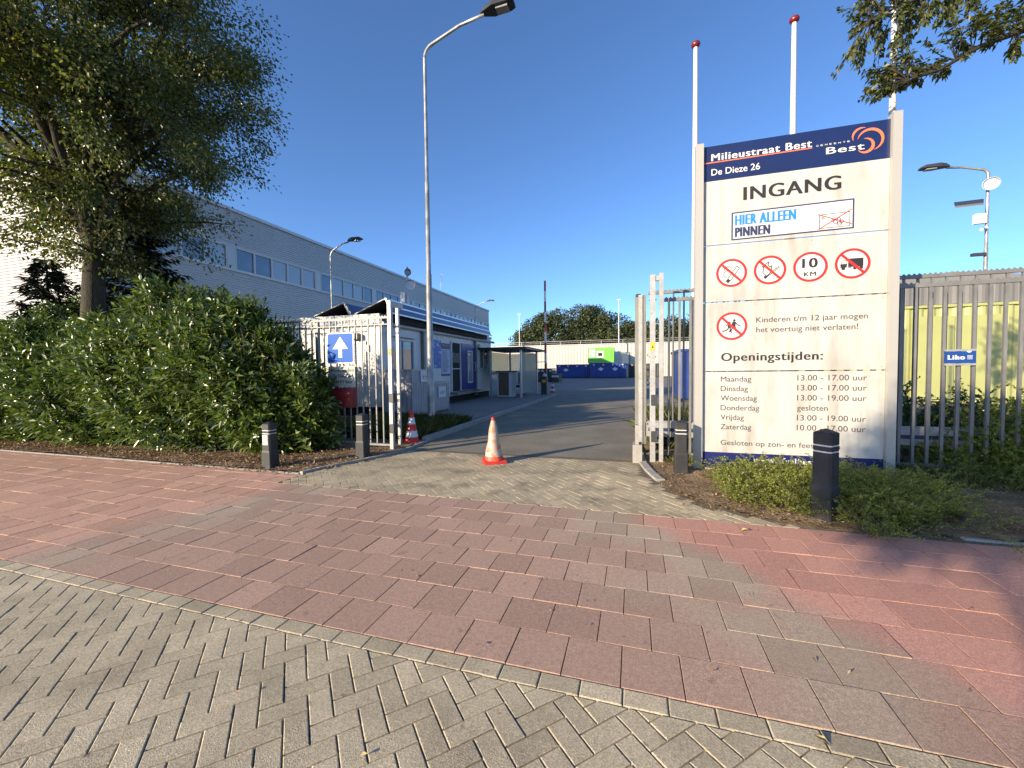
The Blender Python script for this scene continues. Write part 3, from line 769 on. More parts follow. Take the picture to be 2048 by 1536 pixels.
for k in range(5): a = 2*math.pi*k/5; mb.tube([(-6.15, 22.3, .2), (-6.15+.3*math.cos(a), 22.3+.3*math.sin(a), .13)], .02, 6)
mb.build('base', M['roof_dark'], ch)
ba = thing('barrier', 'raised red and white barrier boom on a black post beside the shelter', 'barrier', (-5.05, 23.3, .1))
MB().box(-5.2, -4.86, 23.15, 23.45, .1, 1.15, bev=.04).build('housing', M['roof_dark'], ba)
MB().box(-5.14, -4.92, 23.13, 23.147, .8, .95).build('sticker', M['yellow'], ba)
MB().lathe((-5.0, 23.28, 1.15), [(.14, 0), (.14, .1), (.05, .2), (0, .2)], 12).build('cap', M['paper'], ba)
nb = 9; z0 = 1.3; z1 = 6.7; top = (-5.05, 23.3)
for k in range(nb):
    a, b = z0+(z1-z0)*k/nb, z0+(z1-z0)*(k+1)/nb
    MB().box(-4.99, -4.88, 23.22, 23.29, a+.001, b-.001).build('boom_band', M['boom_red'] if k % 2 == 0 else M['paper'], ba)
MB().box(-5.0, -4.87, 23.29, 23.33, 1.0, 2.0).build('boom_bracket', M['galv'], ba)
MB().tube([(-5.6, 23.5, 2.0), (-4.9, 23.3, 2.0)], .02, 6).build('stay', M['galv_dark'], ba)

# ---- volume boxes with +- 1 m3 and 0.5 m3 signs
def volbox(name, label, x0, x1, y0, y1, zt, txt, py0, py1, pz0, pz1, px):
    t = thing(name, label, 'box', (x0, y0, .1))
    b_ = MB(); corr(b_, 'y', x1, y0+.05, y1-.05, .2, zt-.06, .16, .02, vertical=True); corr(b_, 'x', y0, x0+.05, x1-.05, .2, zt-.06, .16, .02, vertical=True, out=-1)
    b_.box(x0+.02, x1-.01, y0+.01, y1-.02, .15, zt-.08); b_.build('side_wall', M['bin'], t)
    for (a, b) in ((x0, y0), (x1-.05, y0), (x1-.05, y1-.05), (x0, y1-.05)): MB().box(a-.01, a+.06, b-.01, b+.06, .1, zt-.06).build('corner_post', M['bin'], t)
    MB().box(x0-.02, x1+.03, y0-.03, y1+.02, zt-.06, zt).build('rim', M['galv'], t)
    p = MB().box(px, px+.015, py0, py1, pz0, pz1).build('plate', M['paper'], t)
    text_mb(MB(), txt, py0+.2*(py1-py0), py1-.15*(py1-py0), pz0+(pz1-pz0)*.33, (pz1-pz0)*.3, fE(px+.015, 0), .02, 0, .002).build('lettering', M['ink_black'], p)
    return t
volbox('volume_box', 'taller grey ribbed box with plate reading plus minus 1 m3', -7.65, -6.6, 11.15, 12.35, 1.62, '± 1 m³', 11.62, 12.22, 1.2, 1.58, -6.57)
volbox('volume_box', 'lower grey box with plate reading plus minus 0.5 m3', -7.55, -6.6, 12.65, 13.75, 1.16, '± 0.5 m³', 12.85, 13.4, .62, 1.0, -6.57)

# ---- far yard
def skip(label, x, y, L, H, m_, logos=0):
    t = thing('waste_container', label, 'waste container', (x, y, 0), 'waste containers in the yard')
    b_ = MB(); corr(b_, 'x', y, x, x+L, .2, H-.15, .5, .06, vertical=True, out=-1); b_.box(x, x+L, y+.01, y+2.4, .15, H-.2); b_.build('side_wall', m_, t)
    MB().box(x-.05, x+L+.05, y-.1, y+2.45, H-.15, H).build('rim', m_, t)
    MB().box(x, x+L, y+.1, y+2.3, 0, .15).build('skid', M['skip_dark'], t)
    for k in range(logos):
        cx = x+L*(.3+.4*k); mb = MB(); f3 = lambda a, b, d=0: (a, y-.07-d, b)
        flat(mb, [(cx-.45, H*.6), (cx, H*.6+.3), (cx+.45, H*.6), (cx, H*.6-.3)], f3); mb.build('emblem', M['paper'], t)
    for k in range(4):
        cx = x+L*(.1+.27*k); MB().box(cx-.12, cx+.12, y-.16, y-.11, H-.4, H-.18).build('hook_plate', M['paper'], t)
    return t
# positions chosen on the line seen through the gate
def cx_at(px, y): 
    tx = (px-1024)/810; c, s = math.cos(YAW), math.sin(YAW); k = y/(s*tx+c); return k*(c*tx-s)
Yc = 68
skip('left of the two long blue containers in front of the far wall', cx_at(1113, Yc), Yc, cx_at(1178, Yc)-cx_at(1113, Yc), 2.3, M['skip_blue'], 1)
skip('right blue container with two emblems below the green cabin', cx_at(1181, Yc-1), Yc-1, cx_at(1252, Yc-1)-cx_at(1181, Yc-1), 2.45, M['skip_blue'], 2)
skip('grey waste container at the right end of the blue ones', cx_at(1257, Yc+2), Yc+2, 5.5, 2.3, M['skip_dark'])
skip('dark low waste container in front of the left blue container', cx_at(1075, 48), 48, cx_at(1104, 48)-cx_at(1075, 48), 1.65, M['skip_dark'])
skip('small dark bin right of the low dark container', cx_at(1105, 47), 47, cx_at(1117, 47)-cx_at(1105, 47), 1.0, M['skip_dark'])
x0, x1 = cx_at(1176, 74), cx_at(1228, 74)
gc = thing('green_cabin', 'bright green plant cabin standing behind the blue containers', 'cabin', (x0, 74, 0))
MB().box(x0, x1, 74, 76.5, 2.6, 5.3).build('body', M['green'], gc); MB().box(x0+.1, x1-.1, 74.05, 76.4, 0, 2.6).build('base', M['galv_dark'], gc)
xm = (x0+x1)/2; w_ = MB().box(xm-.7, xm+.5, 73.93, 74, 3.5, 4.7).build('window', M['paper'], gc); MB().box(xm-.45, xm+.25, 73.9, 73.93, 3.8, 4.35).build('pane', M['dark'], w_)
MB().box(x0+.3, x0+1.3, 73.95, 74, 3.6, 5.1).build('notice', M['paper'], gc); MB().box(xm+.9, xm+1.9, 73.94, 74, 3.4, 4.8).build('hatch', M['green'], gc)
fw = thing('far_hall', 'low cream ribbed hall with roof railing across the back of the yard', 'building', (10, 80, 0))
b_ = MB(); corr(b_, 'x', 80, -32, 130, 0, 6.2, .6, .04, vertical=True, out=-1); b_.box(-32, 130, 80.02, 100, 0, 6.2); b_.build('wall', M['farwall'], fw)
MB().box(-32.1, 130.1, 79.85, 100.1, 6.2, 6.35).build('roof_edge', M['trim'], fw)
mb = MB(); mb.tube([(-32, 80.1, 7.05), (130, 80.1, 7.05)], .05, 6, smooth=False).tube([(-32, 80.1, 6.7), (130, 80.1, 6.7)], .035, 6, smooth=False); mb.build('rail', M['galv'], fw)
pm = None
for k in range(40):
    x = -30+k*4
    if pm is None: pm = MB().box(x-.04, x+.04, 80.05, 80.13, 6.35, 7.05).build('rail_post', M['galv'], fw)
    else: c = pm.copy(); COL.objects.link(c); c.location = (pm.location[0]+k*4, pm.location[1], pm.location[2])
xd = cx_at(1250, 80); d_ = MB().box(xd-.9, xd+.9, 79.85, 79.95, 2.2, 4.6).build('window', M['galv_dark'], fw); MB().box(xd-.7, xd+.7, 79.8, 79.85, 2.4, 4.4).build('pane', M['glass2'], d_)
xd = cx_at(1239, 79); tag(MB().box(xd-.9, xd+.3, 77.9, 78.9, 0, 4.7).build('white_tank', M['paper']), 'pale square tank standing right of the green cabin', 'tank')
for px, y, h, lb in ((1040, 79, 12.6, 'thin pole rising behind the shelter roof'), (1238, 78, 14.2, 'thin pole rising behind the pale tank')):
    x = cx_at(px, y); t = thing('light_pole', lb, 'pole', (x, y, 0))
    MB().lathe((x, y, 0), [(.12, 0), (.07, h)], 8).build('shaft', M['paper'], t); MB().box(x-.35, x+.35, y-.1, y+.1, h, h+.12).build('fitting', M['paper'], t)
x = cx_at(1359, 20); b_ = MB()
bc = thing('waste_container', 'tall blue container seen through the bars right of the gate', 'waste container', (x, 20, 0))
corr(b_, 'x', 20, x, x+3.2, .15, 2.3, .4, .05, vertical=True, out=-1); b_.box(x, x+3.2, 20.01, 24, .15, 2.3); b_.build('side_wall', M['skip_blue'], bc)
MB().box(x-.05, x+3.25, 19.93, 24.05, 2.3, 2.42).build('rim', M['skip_blue'], bc); MB().box(x, x+3.2, 20.1, 23.9, -.01, .15).build('skid', M['skip_dark'], bc)
x = cx_at(1380, 21.5); tag(MB().box(x, x+3, 19.0, 19.8, 0, 2.9).build('dark_press', M['skip_dark']), 'dark tall box beside the blue container behind the bars', 'machine')

# ---- grey shed and lime container on the right
gs = thing('grey_shed', 'dark grey shed with shallow gable behind the lime green hall', 'building', (16, 26, 0))
b_ = MB(); b_.prism([(6.0, 0), (34, 0), (34, 4.9), (17.8, 5.85), (15.1, 6.16), (13, 5.9), (6.0, 5.3)], lambda a, b, d: (a, 25.6+d, b), 1.6); b_.build('wall', M['shed_grey'], gs)
lc = thing('lime_hall', 'long lime green hall with dark grey upper band behind the right fence', 'building', (9, 20.5, 0))
b_ = MB(); corr(b_, 'x', 20.5, 8.5, 34, 0, 3.85, .4, .05, vertical=True, out=-1); b_.box(8.5, 34, 20.505, 25.4, 0, 3.85); b_.build('wall', M['lime'], lc)
MB().box(8.45, 34.05, 20.38, 25.45, 3.85, 3.95).build('trim', M['lime'], lc)
b_ = MB(); corr(b_, 'x', 20.52, 8.5, 34, 3.98, 4.8, .4, .03, vertical=True, out=-1); b_.box(8.5, 34, 20.53, 25.3, 3.955, 4.8); b_.build('upper_cladding', M['shed_grey'], lc)
for x in (10.8, 12.3): MB().box(x, x+1.3, 20.36, 20.44, .2, 3.5).build('door_panel', M['lime'], lc)

# ================================================================== SIGN BOARD
SV = 6.76
sign = thing('entrance_sign', 'tall white entrance sign reading INGANG with navy header and opening hours', 'sign', (1.0, 6.78, 0))
fS = lambda a, b, d=0: (a, SV-.002-d, b)
MB().box(.885, .998, 6.7, 6.83, -.05, 4.9, bev=.004).build('post', M['sign_post'], sign)
MB().box(3.287, 3.39, 6.7, 6.83, -.05, 4.93, bev=.004).build('post', M['sign_post'], sign)
def panel(z0, z1, m_): return MB().box(1.0, 3.285, SV, SV+.028, z0, z1).build('panel', m_, sign)
pH = panel(4.353, 4.865, M['sign_blue']); pA = panel(3.408, 4.351, M['sign_white']); pB = panel(2.562, 3.394, M['sign_white'])
pC = panel(1.522, 2.546, M['sign_white']); pD = panel(.287, 1.506, M['sign_white']); pE = panel(.05, .285, M['sign_blue2'])
mb = MB()
for z in (2.0, 3.0, 4.2, .9): mb.box(1.0, 3.285, SV+.03, SV+.06, z-.02, z+.02)
mb.box(2.1, 2.18, SV+.06, SV+.1, .05, 4.86); mb.build('rear_frame', M['galv_dark'], sign)
mb = MB()
for z in (4.3, 3.46, 3.35, 2.6, 2.5, 1.56, 1.47, 2.0, .9):
    for u in (1.04, 1.7, 2.4, 3.24):
        mb.add([fS(u+.006*math.cos(a*math.pi/3), z+.006*math.sin(a*math.pi/3), .002) for a in range(6)], [list(range(6))])
mb.build('rivet', M['galv_dark'], sign)['kind'] = 'stuff'
def T(par, s, u0, u1, zb, cap, m_, off=0.0, d=.0015, bold=0): return text_mb(MB(), s, u0, u1, zb, cap, fS, off, 0, d, bold).build('lettering', m_, par)
T(pH, 'Milieustraat Best', 1.107, 2.39, 4.645, .1, M['ink_white'], 0, bold=.0095)
mb = MB(); stroke(mb, [(1.002, 4.622), (2.393, 4.63)], .014, fS, 0, .001); mb.build('underline', M['ink_orange'], pH)
T(pH, 'De Dieze 26', 1.11, 1.75, 4.435, .092, M['ink_white'], .005)
mb = MB(); u = 2.44
for ch_ in 'GEMEENTE': text_mb(mb, ch_, u, u+.028, 4.637, .02, fS, .01, 0, .0015); u += .052
mb.build('lettering', M['ink_white'], pH)
T(pH, 'Best', 2.556, 3.0, 4.513, .088, M['ink_white'], 0, .004, bold=.008)
mb = MB(); crescent(mb, 2.975, 4.69, .112, 70, 205, .026, fS, 0, d=.002); crescent(mb, 3.06, 4.625, .142, 170, -75, .036, fS, 0, d=.002); crescent(mb, 3.005, 4.562, .092, 100, -150, .036, fS, 0, d=.0015)
mb.build('swirl_emblem', M['ink_orange'], pH)
T(pA, 'INGANG', 1.537, 2.742, 4.02, .185, M['ink_black'], 0, bold=.018)
mb = MB(); fS1 = lambda a, b, d=0: (a, SV-.001-d, b)
flat(mb, [(1.385, 3.45), (2.898, 3.465), (2.898, 3.872), (1.385, 3.857)], fS1, 0, .0005)
flat(mb, [(1.405, 3.47), (2.878, 3.485), (2.878, 3.852), (1.405, 3.837)], fS1, 1, .0012); mb.build('sticker', [M['ink_navy'], M['ink_paper']], pA)
T(pA, 'HIER ALLEEN', 1.43, 2.21, 3.665, .147, M['ink_blue'], 0, .002, bold=.018)
T(pA, 'PINNEN', 1.43, 1.889, 3.497, .135, M['ink_navy'], 0, .002, bold=.018)
mb = MB(); D = .002
stroke(mb, [(2.49, 3.691), (2.847, 3.696), (2.847, 3.506), (2.492, 3.503), (2.49, 3.691)], .008, fS, 0, D)
for c_ in ((2.68, 3.575, .028), (2.72, 3.61, .022), (2.755, 3.575, .026), (2.73, 3.55, .03), (2.65, 3.6, .018)): ring(mb, c_[0], c_[1], c_[2]-.008, c_[2], fS, 0, 20, D)
ring(mb, 2.545, 3.645, .016, .021, fS, 0, 16, D, .7, 5.6); stroke(mb, [(2.52, 3.65), (2.555, 3.65)], .004, fS, 0, D); stroke(mb, [(2.52, 3.64), (2.555, 3.64)], .004, fS, 0, D)
text_mb(mb, '50', 2.715, 2.745, 3.54, .02, fS, 0, 0, D)
stroke(mb, [(2.47, 3.7), (2.87, 3.53)], .011, fS, 1, D+.001); stroke(mb, [(2.48, 3.49), (2.87, 3.73)], .011, fS, 1, D+.0015)
mb.build('no_cash_drawing', [M['ink_navy'], M['ink_red']], pA)
def prohib(par, cu, cz, draw, slash=True, r=.206):
    mb = MB(); disc(mb, cu, cz, r-.01, fS, 2, .0005, 40); ring(mb, cu, cz, r-.032, r, fS, 1, 56, .003)
    draw(mb, cu, cz)
    if slash:
        k = (r-.02)*.707; stroke(mb, [(cu-k, cz+k), (cu+k, cz-k)], .034, fS, 1, .004)
    return mb.build('prohibition_symbol', [M['ink_black'], M['ink_red'], M['ink_paper']], par)
def cigarette(mb, u, z):
    a = R(50); dx, dz = math.cos(a), math.sin(a); nx, nz = -dz*.024, dx*.024
    p = (u-.03, z-.1); q = (u+.09, z+.08)
    stroke(mb, [(p[0]+nx, p[1]+nz), (q[0]+nx, q[1]+nz), (q[0]-nx, q[1]-nz), (p[0]-nx, p[1]-nz), (p[0]+nx, p[1]+nz)], .01, fS, 0, .0015)
    flat(mb, [(p[0]+nx, p[1]+nz), (p[0]-nx, p[1]-nz), (p[0]-nx-.03, p[1]-nz-.035), (p[0]+nx-.03, p[1]+nz-.035)], fS, 0, .002)
    ring(mb, u-.045, z+.05, .043, .052, fS, 0, 20, .0015, .3, 3.4); ring(mb, u-.05, z-.02, .048, .057, fS, 0, 20, .0015, 1.6, 4.2)
    stroke(mb, [(u-.09, z+.06), (u-.12, z+.09)], .005, fS, 0, .0015)
def flame(mb, u, z):
    pts = [(-.04, -.09), (-.09, -.03), (-.075, .03), (-.1, .06), (-.055, .04), (-.05, .09), (-.01, .12), (-.025, .07), (.005, .04), (.02, .065), (.02, -.01), (-.01, -.06)]
    stroke(mb, [(u+a, z+b) for a, b in pts]+[(u-.04, z-.09)], .011, fS, 0, .0015)
    disc(mb, u-.055, z-.1, .022, fS, 0, .002, 16); flat(mb, [(u-.05, z-.095), (u-.02, z-.06), (u-.01, z-.07)], fS, 0, .002)
    stroke(mb, [(u-.045, z-.105), (u+.12, z+.03)], .01, fS, 0, .0015); stroke(mb, [(u-.05, z-.09), (u+.11, z+.045), (u+.12, z+.03)], .008, fS, 0, .0015)
def ten(mb, u, z):
    text_mb(mb, '10', u-.1, u+.09, z-.01, .13, fS, .004, 0, .002, .012); text_mb(mb, 'KM', u-.075, u+.07, z-.13, .06, fS, 0, 0, .002, .006)
def truck(mb, u, z):
    flat(mb, [(u-.05, z-.045), (u+.125, z-.045), (u+.125, z+.07), (u-.05, z+.07)], fS, 0, .002)
    flat(mb, [(u-.14, z-.05), (u-.065, z-.05), (u-.065, z), (u-.135, z)], fS, 0, .002)
    stroke(mb, [(u-.14, z-.02), (u-.12, z+.045), (u-.065, z+.045), (u-.065, z-.02)], .006, fS, 0, .002)
    for a in (-.105, .03, .1): disc(mb, u+a, z-.062, .023, fS, 0, .0025, 16)
    flat(mb, [(u-.05, z-.06), (u-.01, z-.06), (u-.01, z-.05), (u-.05, z-.05)], fS, 0, .002)
def kids(mb, u, z):
    disc(mb, u+.035, z+.085, .018, fS, 0, .002, 14); disc(mb, u-.03, z+.055, .016, fS, 0, .002, 14)
    flat(mb, [(u+.015, z+.07), (u+.055, z+.06), (u+.05, z-.005), (u+.06, z-.03), (u-.0, z-.02), (u+.0, z+.03)], fS, 0, .002)
    stroke(mb, [(u+.045, z+.06), (u+.075, z+.02), (u+.115, z+.0)], .014, fS, 0, .002); stroke(mb, [(u+.045, z-.02), (u+.065, z-.085)], .016, fS, 0, .002); stroke(mb, [(u+.01, z-.02), (u-.01, z-.07), (u-.04, z-.08)], .016, fS, 0, .002)
    flat(mb, [(u-.055, z+.035), (u-.01, z+.04), (u-.005, z-.02), (u-.05, z-.03)], fS, 0, .002)
    stroke(mb, [(u-.05, z+.03), (u-.08, z-.0)], .012, fS, 0, .002); stroke(mb, [(u-.04, z-.025), (u-.07, z-.06), (u-.13, z-.075)], .016, fS, 0, .002); stroke(mb, [(u-.02, z-.02), (u-.02, z-.06), (u+.0, z-.1)], .016, fS, 0, .002)
prohib(pB, 1.389, 2.975, cigarette); prohib(pB, 1.889, 2.978, flame); prohib(pB, 2.39, 2.981, ten, False, .209); prohib(pB, 2.887, 2.986, truck)
prohib(pC, 1.398, 2.187, kids)
T(pC, 'Kinderen t/m 12 jaar mogen', 1.721, 3.075, 2.226, .077, M['ink_grey']); T(pC, 'het voertuig niet verlaten!', 1.722, 2.966, 2.083, .077, M['ink_grey'])
T(pC, 'Openingstijden:', 1.258, 2.56, 1.67, .118, M['ink_black'], 0, bold=.009)
zz = [1.36, 1.217, 1.073, .928, .785, .641]
for z, nm, u1 in zip(zz, ['Maandag', 'Dinsdag', 'Woensdag', 'Donderdag', 'Vrijdag', 'Zaterdag'], [1.664, 1.622, 1.74, 1.774, 1.571, 1.669]): T(pD, nm, 1.256, u1, z, .078, M['ink_grey'])
for z, nm, u1 in zip(zz, ['13.00 - 17.00 uur', '13.00 - 17.00 uur', '13.00 - 19.00 uur', 'gesloten', '13.00 - 19.00 uur', '10.00 - 17.00 uur'], [3.08, 3.08, 3.08, 2.627, 3.077, 3.075]): T(pD, nm, 2.252, u1, z+.014, .078, M['ink_grey'])
T(pD, 'Gesloten op zon- en feestdagen', 1.26, 2.78, .402, .075, M['ink_grey'])
T(pE, 'www.afvalbest.nl', 1.7, 2.62, .16, .08, M['ink_white'], 0, bold=.008)
MB().box(.98, 3.3, 6.745, 6.82, -.04, .045).build('base_board', M['kerb'], sign)

# ================================================================== FLAGPOLES
FP0, FP1, FP2 = 1.07, 2.6, 3.98
for i, (x, h, lb) in enumerate(((FP0, 7.42, 'white flagpole with red ball at the left edge of the entrance sign'), (FP1, 7.47, 'white flagpole with red ball rising behind the middle of the entrance sign'), (FP2, 7.55, 'white flagpole behind the right post of the sign, half hidden by leaves'))):
    t = thing('flagpole', lb, 'flagpole', (x, 8.15, 0), 'flagpoles behind the entrance sign')
    MB().lathe((x, 8.15, 0), [(.075, 0), (.06, 2), (.05, 4.6), (.036, h-.1)], 14).build('shaft', M['ink_white'], t)
    MB().lathe((x, 8.15, h-.1), [(.03, 0), (.065, .02), (.078, .055), (.065, .09), (.03, .115), (0, .12)], 14).build('finial', M['mail_red'], t)

# ================================================================== FENCES AND GATE
def comb(mb, x0, x1, y, z, pitch=.065, h=.03):
    n = int((x1-x0)/pitch)
    for i in range(n):
        a = x0+i*pitch; mb.add([(a, y-.004, z), (a+pitch*.5, y-.004, z+h), (a+pitch, y-.004, z), (a, y+.004, z), (a+pitch*.5, y+.004, z+h), (a+pitch, y+.004, z)], [(0, 2, 1), (3, 4, 5), (0, 1, 4, 3), (1, 2, 5, 4)])
def fence(name, label, cat, x0, x1, y, z0, z1, pitch, bw, rails, posts, m_, first, group=None, combs=(True,), z1bars=None, mp=None):
    t = thing(name, label, cat, (x0, y, 0), group)
    bar = None; x = first; k = 0
    while x < x1-.02:
        if bar is None:
            bar = MB().box(x-bw/2, x+bw/2, y-bw/2, y+bw/2, z0, z1bars or z1-.02).build('bar', m_, t); bx = x; l0 = bar.location.copy()
        else:
            c = bar.copy(); COL.objects.link(c); c.location = (l0[0]+x-bx, l0[1], l0[2])
        x += pitch
    for j, (za, zb_, th) in enumerate(rails):
        mb = MB().box(x0, x1, y-th, y-.001-bw/2 if False else y+th, za, zb_)
        if j < len(combs) and combs[j]: comb(mb, x0, x1, y, zb_)
        mb.build('rail', m_, t)
    for (px_, w_, h_) in posts: MB().box(px_-w_/2, px_+w_/2, y+.03, y+.03+w_, -.05, h_).build('post', mp or m_, t)
    return t
fence('bar_fence', 'grey steel bar fence between hedge and left gate post, carrying the blue arrow sign', 'fence', -9.4, -4.69, 7.05, .12, 2.66, .156, .024, [(2.625, 2.66, .018), (2.5, 2.52, .014), (.07, .11, .02)], [(-6.46, .07, 2.68), (-8.9, .07, 2.68)], M['galv_fence'], -9.36, combs=(True, False))
fence('bar_fence', 'steel bar fence behind the entrance sign running right past the blue plate', 'fence', .5, 12, 7.45, .12, 2.76, .1695, .036, [(2.71, 2.76, .025), (.07, .12, .027)], [(6.2, .08, 2.78), (9.2, .08, 2.78)], M['galv_fence'], .576)
g = fence('sliding_gate', 'open sliding gate leaf of steel bars parked behind the right fence', 'gate', .25, 6.2, 7.78, .62, 2.96, .1745, .028, [(2.9, 2.95, .025)], [], M['galv_fence'], .5)
MB().box(.2, 6.3, 7.7, 7.86, .34, .62, bev=.03).build('bottom_beam', M['galv'], g)
MB().box(.25, 6.3, 7.692, 7.699, .44, .5).build('blue_stripe', M['ink_navy'], g)
MB().box(.02, .078, 7.7, 7.86, .05, 2.86).build('end_channel', M['post_grey'], g); MB().box(.08, .15, 7.68, 7.88, .2, 2.89).build('end_post', M['galv'], g); MB().box(.152, .215, 7.7, 7.86, .2, 2.89).build('end_channel', M['post_grey'], g)
MB().box(.03, .13, 7.72, 7.84, 2.87, 2.92, bev=.02).build('warning_light', M['lamp_head'], g)
MB().box(-.02, .13, 7.0, 7.32, -.05, .3).box(.02, .078, 7.05, 7.2, .3, .62).build('stop_block', M['kerb'], g)
mb = MB()
for z in (.55, .9, 1.3, 1.8, 2.4): mb.box(.232, .25, 7.7, 7.86, z, z+.03)
mb.build('hinge_bolt', M['galv_dark'], g)
def portal(label, xa, ya, xb, yb, w_, h, m_, sticker):
    t = thing('gate_portal', label, 'gate post', (xa, ya, 0))
    MB().box(xa-w_/2, xa+w_/2, ya-w_/2, ya+w_/2, -.05, h).build('post', m_, t)
    MB().box(xb-w_*.38, xb+w_*.38, yb-w_*.38, yb+w_*.38, -.05, h+.02).build('post', m_, t)
    if abs(yb-ya) > abs(xb-xa): MB().box(xa-.03, xa+.03, ya+w_/2, yb-w_*.38, h-.1, h-.01).build('cross_bar', m_, t)
    else:
        MB().box(xa+w_/2, xb-w_*.38, ya-.03, ya+.03, h-.1, h-.02).build('cross_bar', m_, t); MB().box(xa+w_/2, xb-w_*.38, ya-.03, ya+.03, .32, .38).build('cross_bar', m_, t)
    mb = MB(); mb.box(xa-.03, xa+.03, ya-w_/2-.004, ya-w_/2-.001, sticker-.07, sticker+.07); mb.build('warning_sticker', M['yellow'], t)
    tr = MB(); tr.add([(xa-.018, ya-w_/2-.006, sticker-.03), (xa+.018, ya-w_/2-.006, sticker-.03), (xa, ya-w_/2-.006, sticker+.015)], [(0, 1, 2)]); tr.build('warning_triangle', M['ink_black'], t)
    for z in (1.04, .43): MB().box(xa-.025, xa+w_/2+.03, ya-w_/2-.02, ya+w_/2+.02, z-.09, z+.09, bev=.01).build('guide_roller', M['lamp_head'], t)
    b_ = MB()
    for z in (.55, .95, 1.35, 1.75, 2.25, 2.7): b_.box(xa-w_/2-.015, xa+w_/2+.015, ya-.02, ya+.02, z, z+.025)
    b_.build('bracket', M['galv_dark'], t)
    return t
portal('pair of galvanised gate posts with yellow sticker right of the entrance', .3, 7.18, .435, 7.17, .085, 3.12, M['galv'], 1.94)
portal('pair of white sunlit gate posts at the left end of the gate opening', -4.62, 7.02, -4.74, 7.48, .075, 2.96, M['galv'], 1.95)
# things hanging on the fences
ar = thing('arrow_sign', 'square blue road sign with white upward arrow on the left fence', 'road sign', (-5.78, 6.98, 1.74))
fA = lambda a, b, d=0: (a, 6.975-d, b)
def rounded(x0, x1, z0, z1, r, n=5):
    p = []
    for cx, cz, a0 in ((x1-r, z0+r, -90), (x1-r, z1-r, 0), (x0+r, z1-r, 90), (x0+r, z0+r, 180)):
        for k in range(n+1): a = R(a0+90*k/n); p.append((cx+r*math.cos(a), cz+r*math.sin(a)))
    return p
MB().prism(rounded(-6.105, -5.45, 1.74, 2.375, .05), lambda a, b, d: (a, 6.975+d, b), .02).build('plate', M['ink_white'], ar)
mb = MB(); flat(mb, rounded(-6.083, -5.472, 1.762, 2.353, .04), fA, 0, .001); mb.build('blue_face', M['road_blue'], ar)
mb = MB(); flat(mb, [(-5.82, 1.86), (-5.735, 1.86), (-5.735, 2.04), (-5.59, 2.04), (-5.775, 2.29), (-5.965, 2.04), (-5.82, 2.04)], fA, 0, .0025); mb.build('arrow', M['ink_white'], ar)
ad = thing('address_plate', 'grey plate with the street address under the blue arrow sign', 'sign', (-5.76, 6.98, 1.26))
MB().box(-6.08, -5.435, 6.975, 6.99, 1.262, 1.685).build('plate', M['plate_grey'], ad)
for s_, a, b, z in (('Milieustraat Best', -6.06, -5.45, 1.575), ('De Dieze 26', -5.98, -5.53, 1.455), ('5684 PT Best', -6.0, -5.51, 1.335)): text_mb(MB(), s_, a, b, z, .062, fA, .006, 0, .002, .004).build('lettering', M['ink_black'], ad)
mbx = thing('mailbox', 'dark red mailbox hanging on the left fence below the address plate', 'mailbox', (-5.65, 6.9, .85))
p_ = [(6.82, .86), (6.82, 1.13), (6.86, 1.22), (6.93, 1.255), (7.02, 1.255), (7.02, .845), (6.86, .845)]
MB().prism(p_, lambda a, b, d: (-5.87+d, a, b), .44).build('box', M['mail_red'], mbx)
MB().box(-5.84, -5.46, 6.812, 6.82, 1.06, 1.12).build('flap', M['mail_red'], mbx)
MB().box(-5.67, -5.64, 6.808, 6.82, .93, .96).build('lock', M['galv'], mbx)
tag(MB().box(-6.21, -5.92, 6.98, 6.995, .985, 1.165).build('small_plate', M['ink_navy']), 'small dark blue plate left of the red mailbox', 'sign')
li = thing('company_plate', 'blue plate reading Liho mounted on the right fence bars', 'sign', (4.46, 7.38, 1.56))
MB().box(4.29, 4.638, 7.39, 7.405, 1.595, 1.765).build('plate', M['liho'], li)
MB().box(4.285, 4.643, 7.385, 7.41, 1.768, 1.795).build('rail', M['galv'], li); MB().box(4.285, 4.643, 7.385, 7.41, 1.563, 1.592).build('rail', M['galv'], li)
fL = lambda a, b, d=0: (a, 7.388-d, b)
mb = MB(); text_mb(mb, 'Liho', 4.32, 4.515, 1.65, .062, fL, .01, 0, .001, .009)
for k in range(4): mb.add([fL(4.54, 1.7-k*.016, .001), fL(4.6, 1.7-k*.016, .001), fL(4.6, 1.706-k*.016, .001), fL(4.54, 1.706-k*.016, .001)], [(0, 1, 2, 3)])
ring(mb, 4.56, 1.775, .0, .03, fL, 0, 12, .001, math.pi, 2*math.pi); mb.build('lettering', M['ink_white'], li)

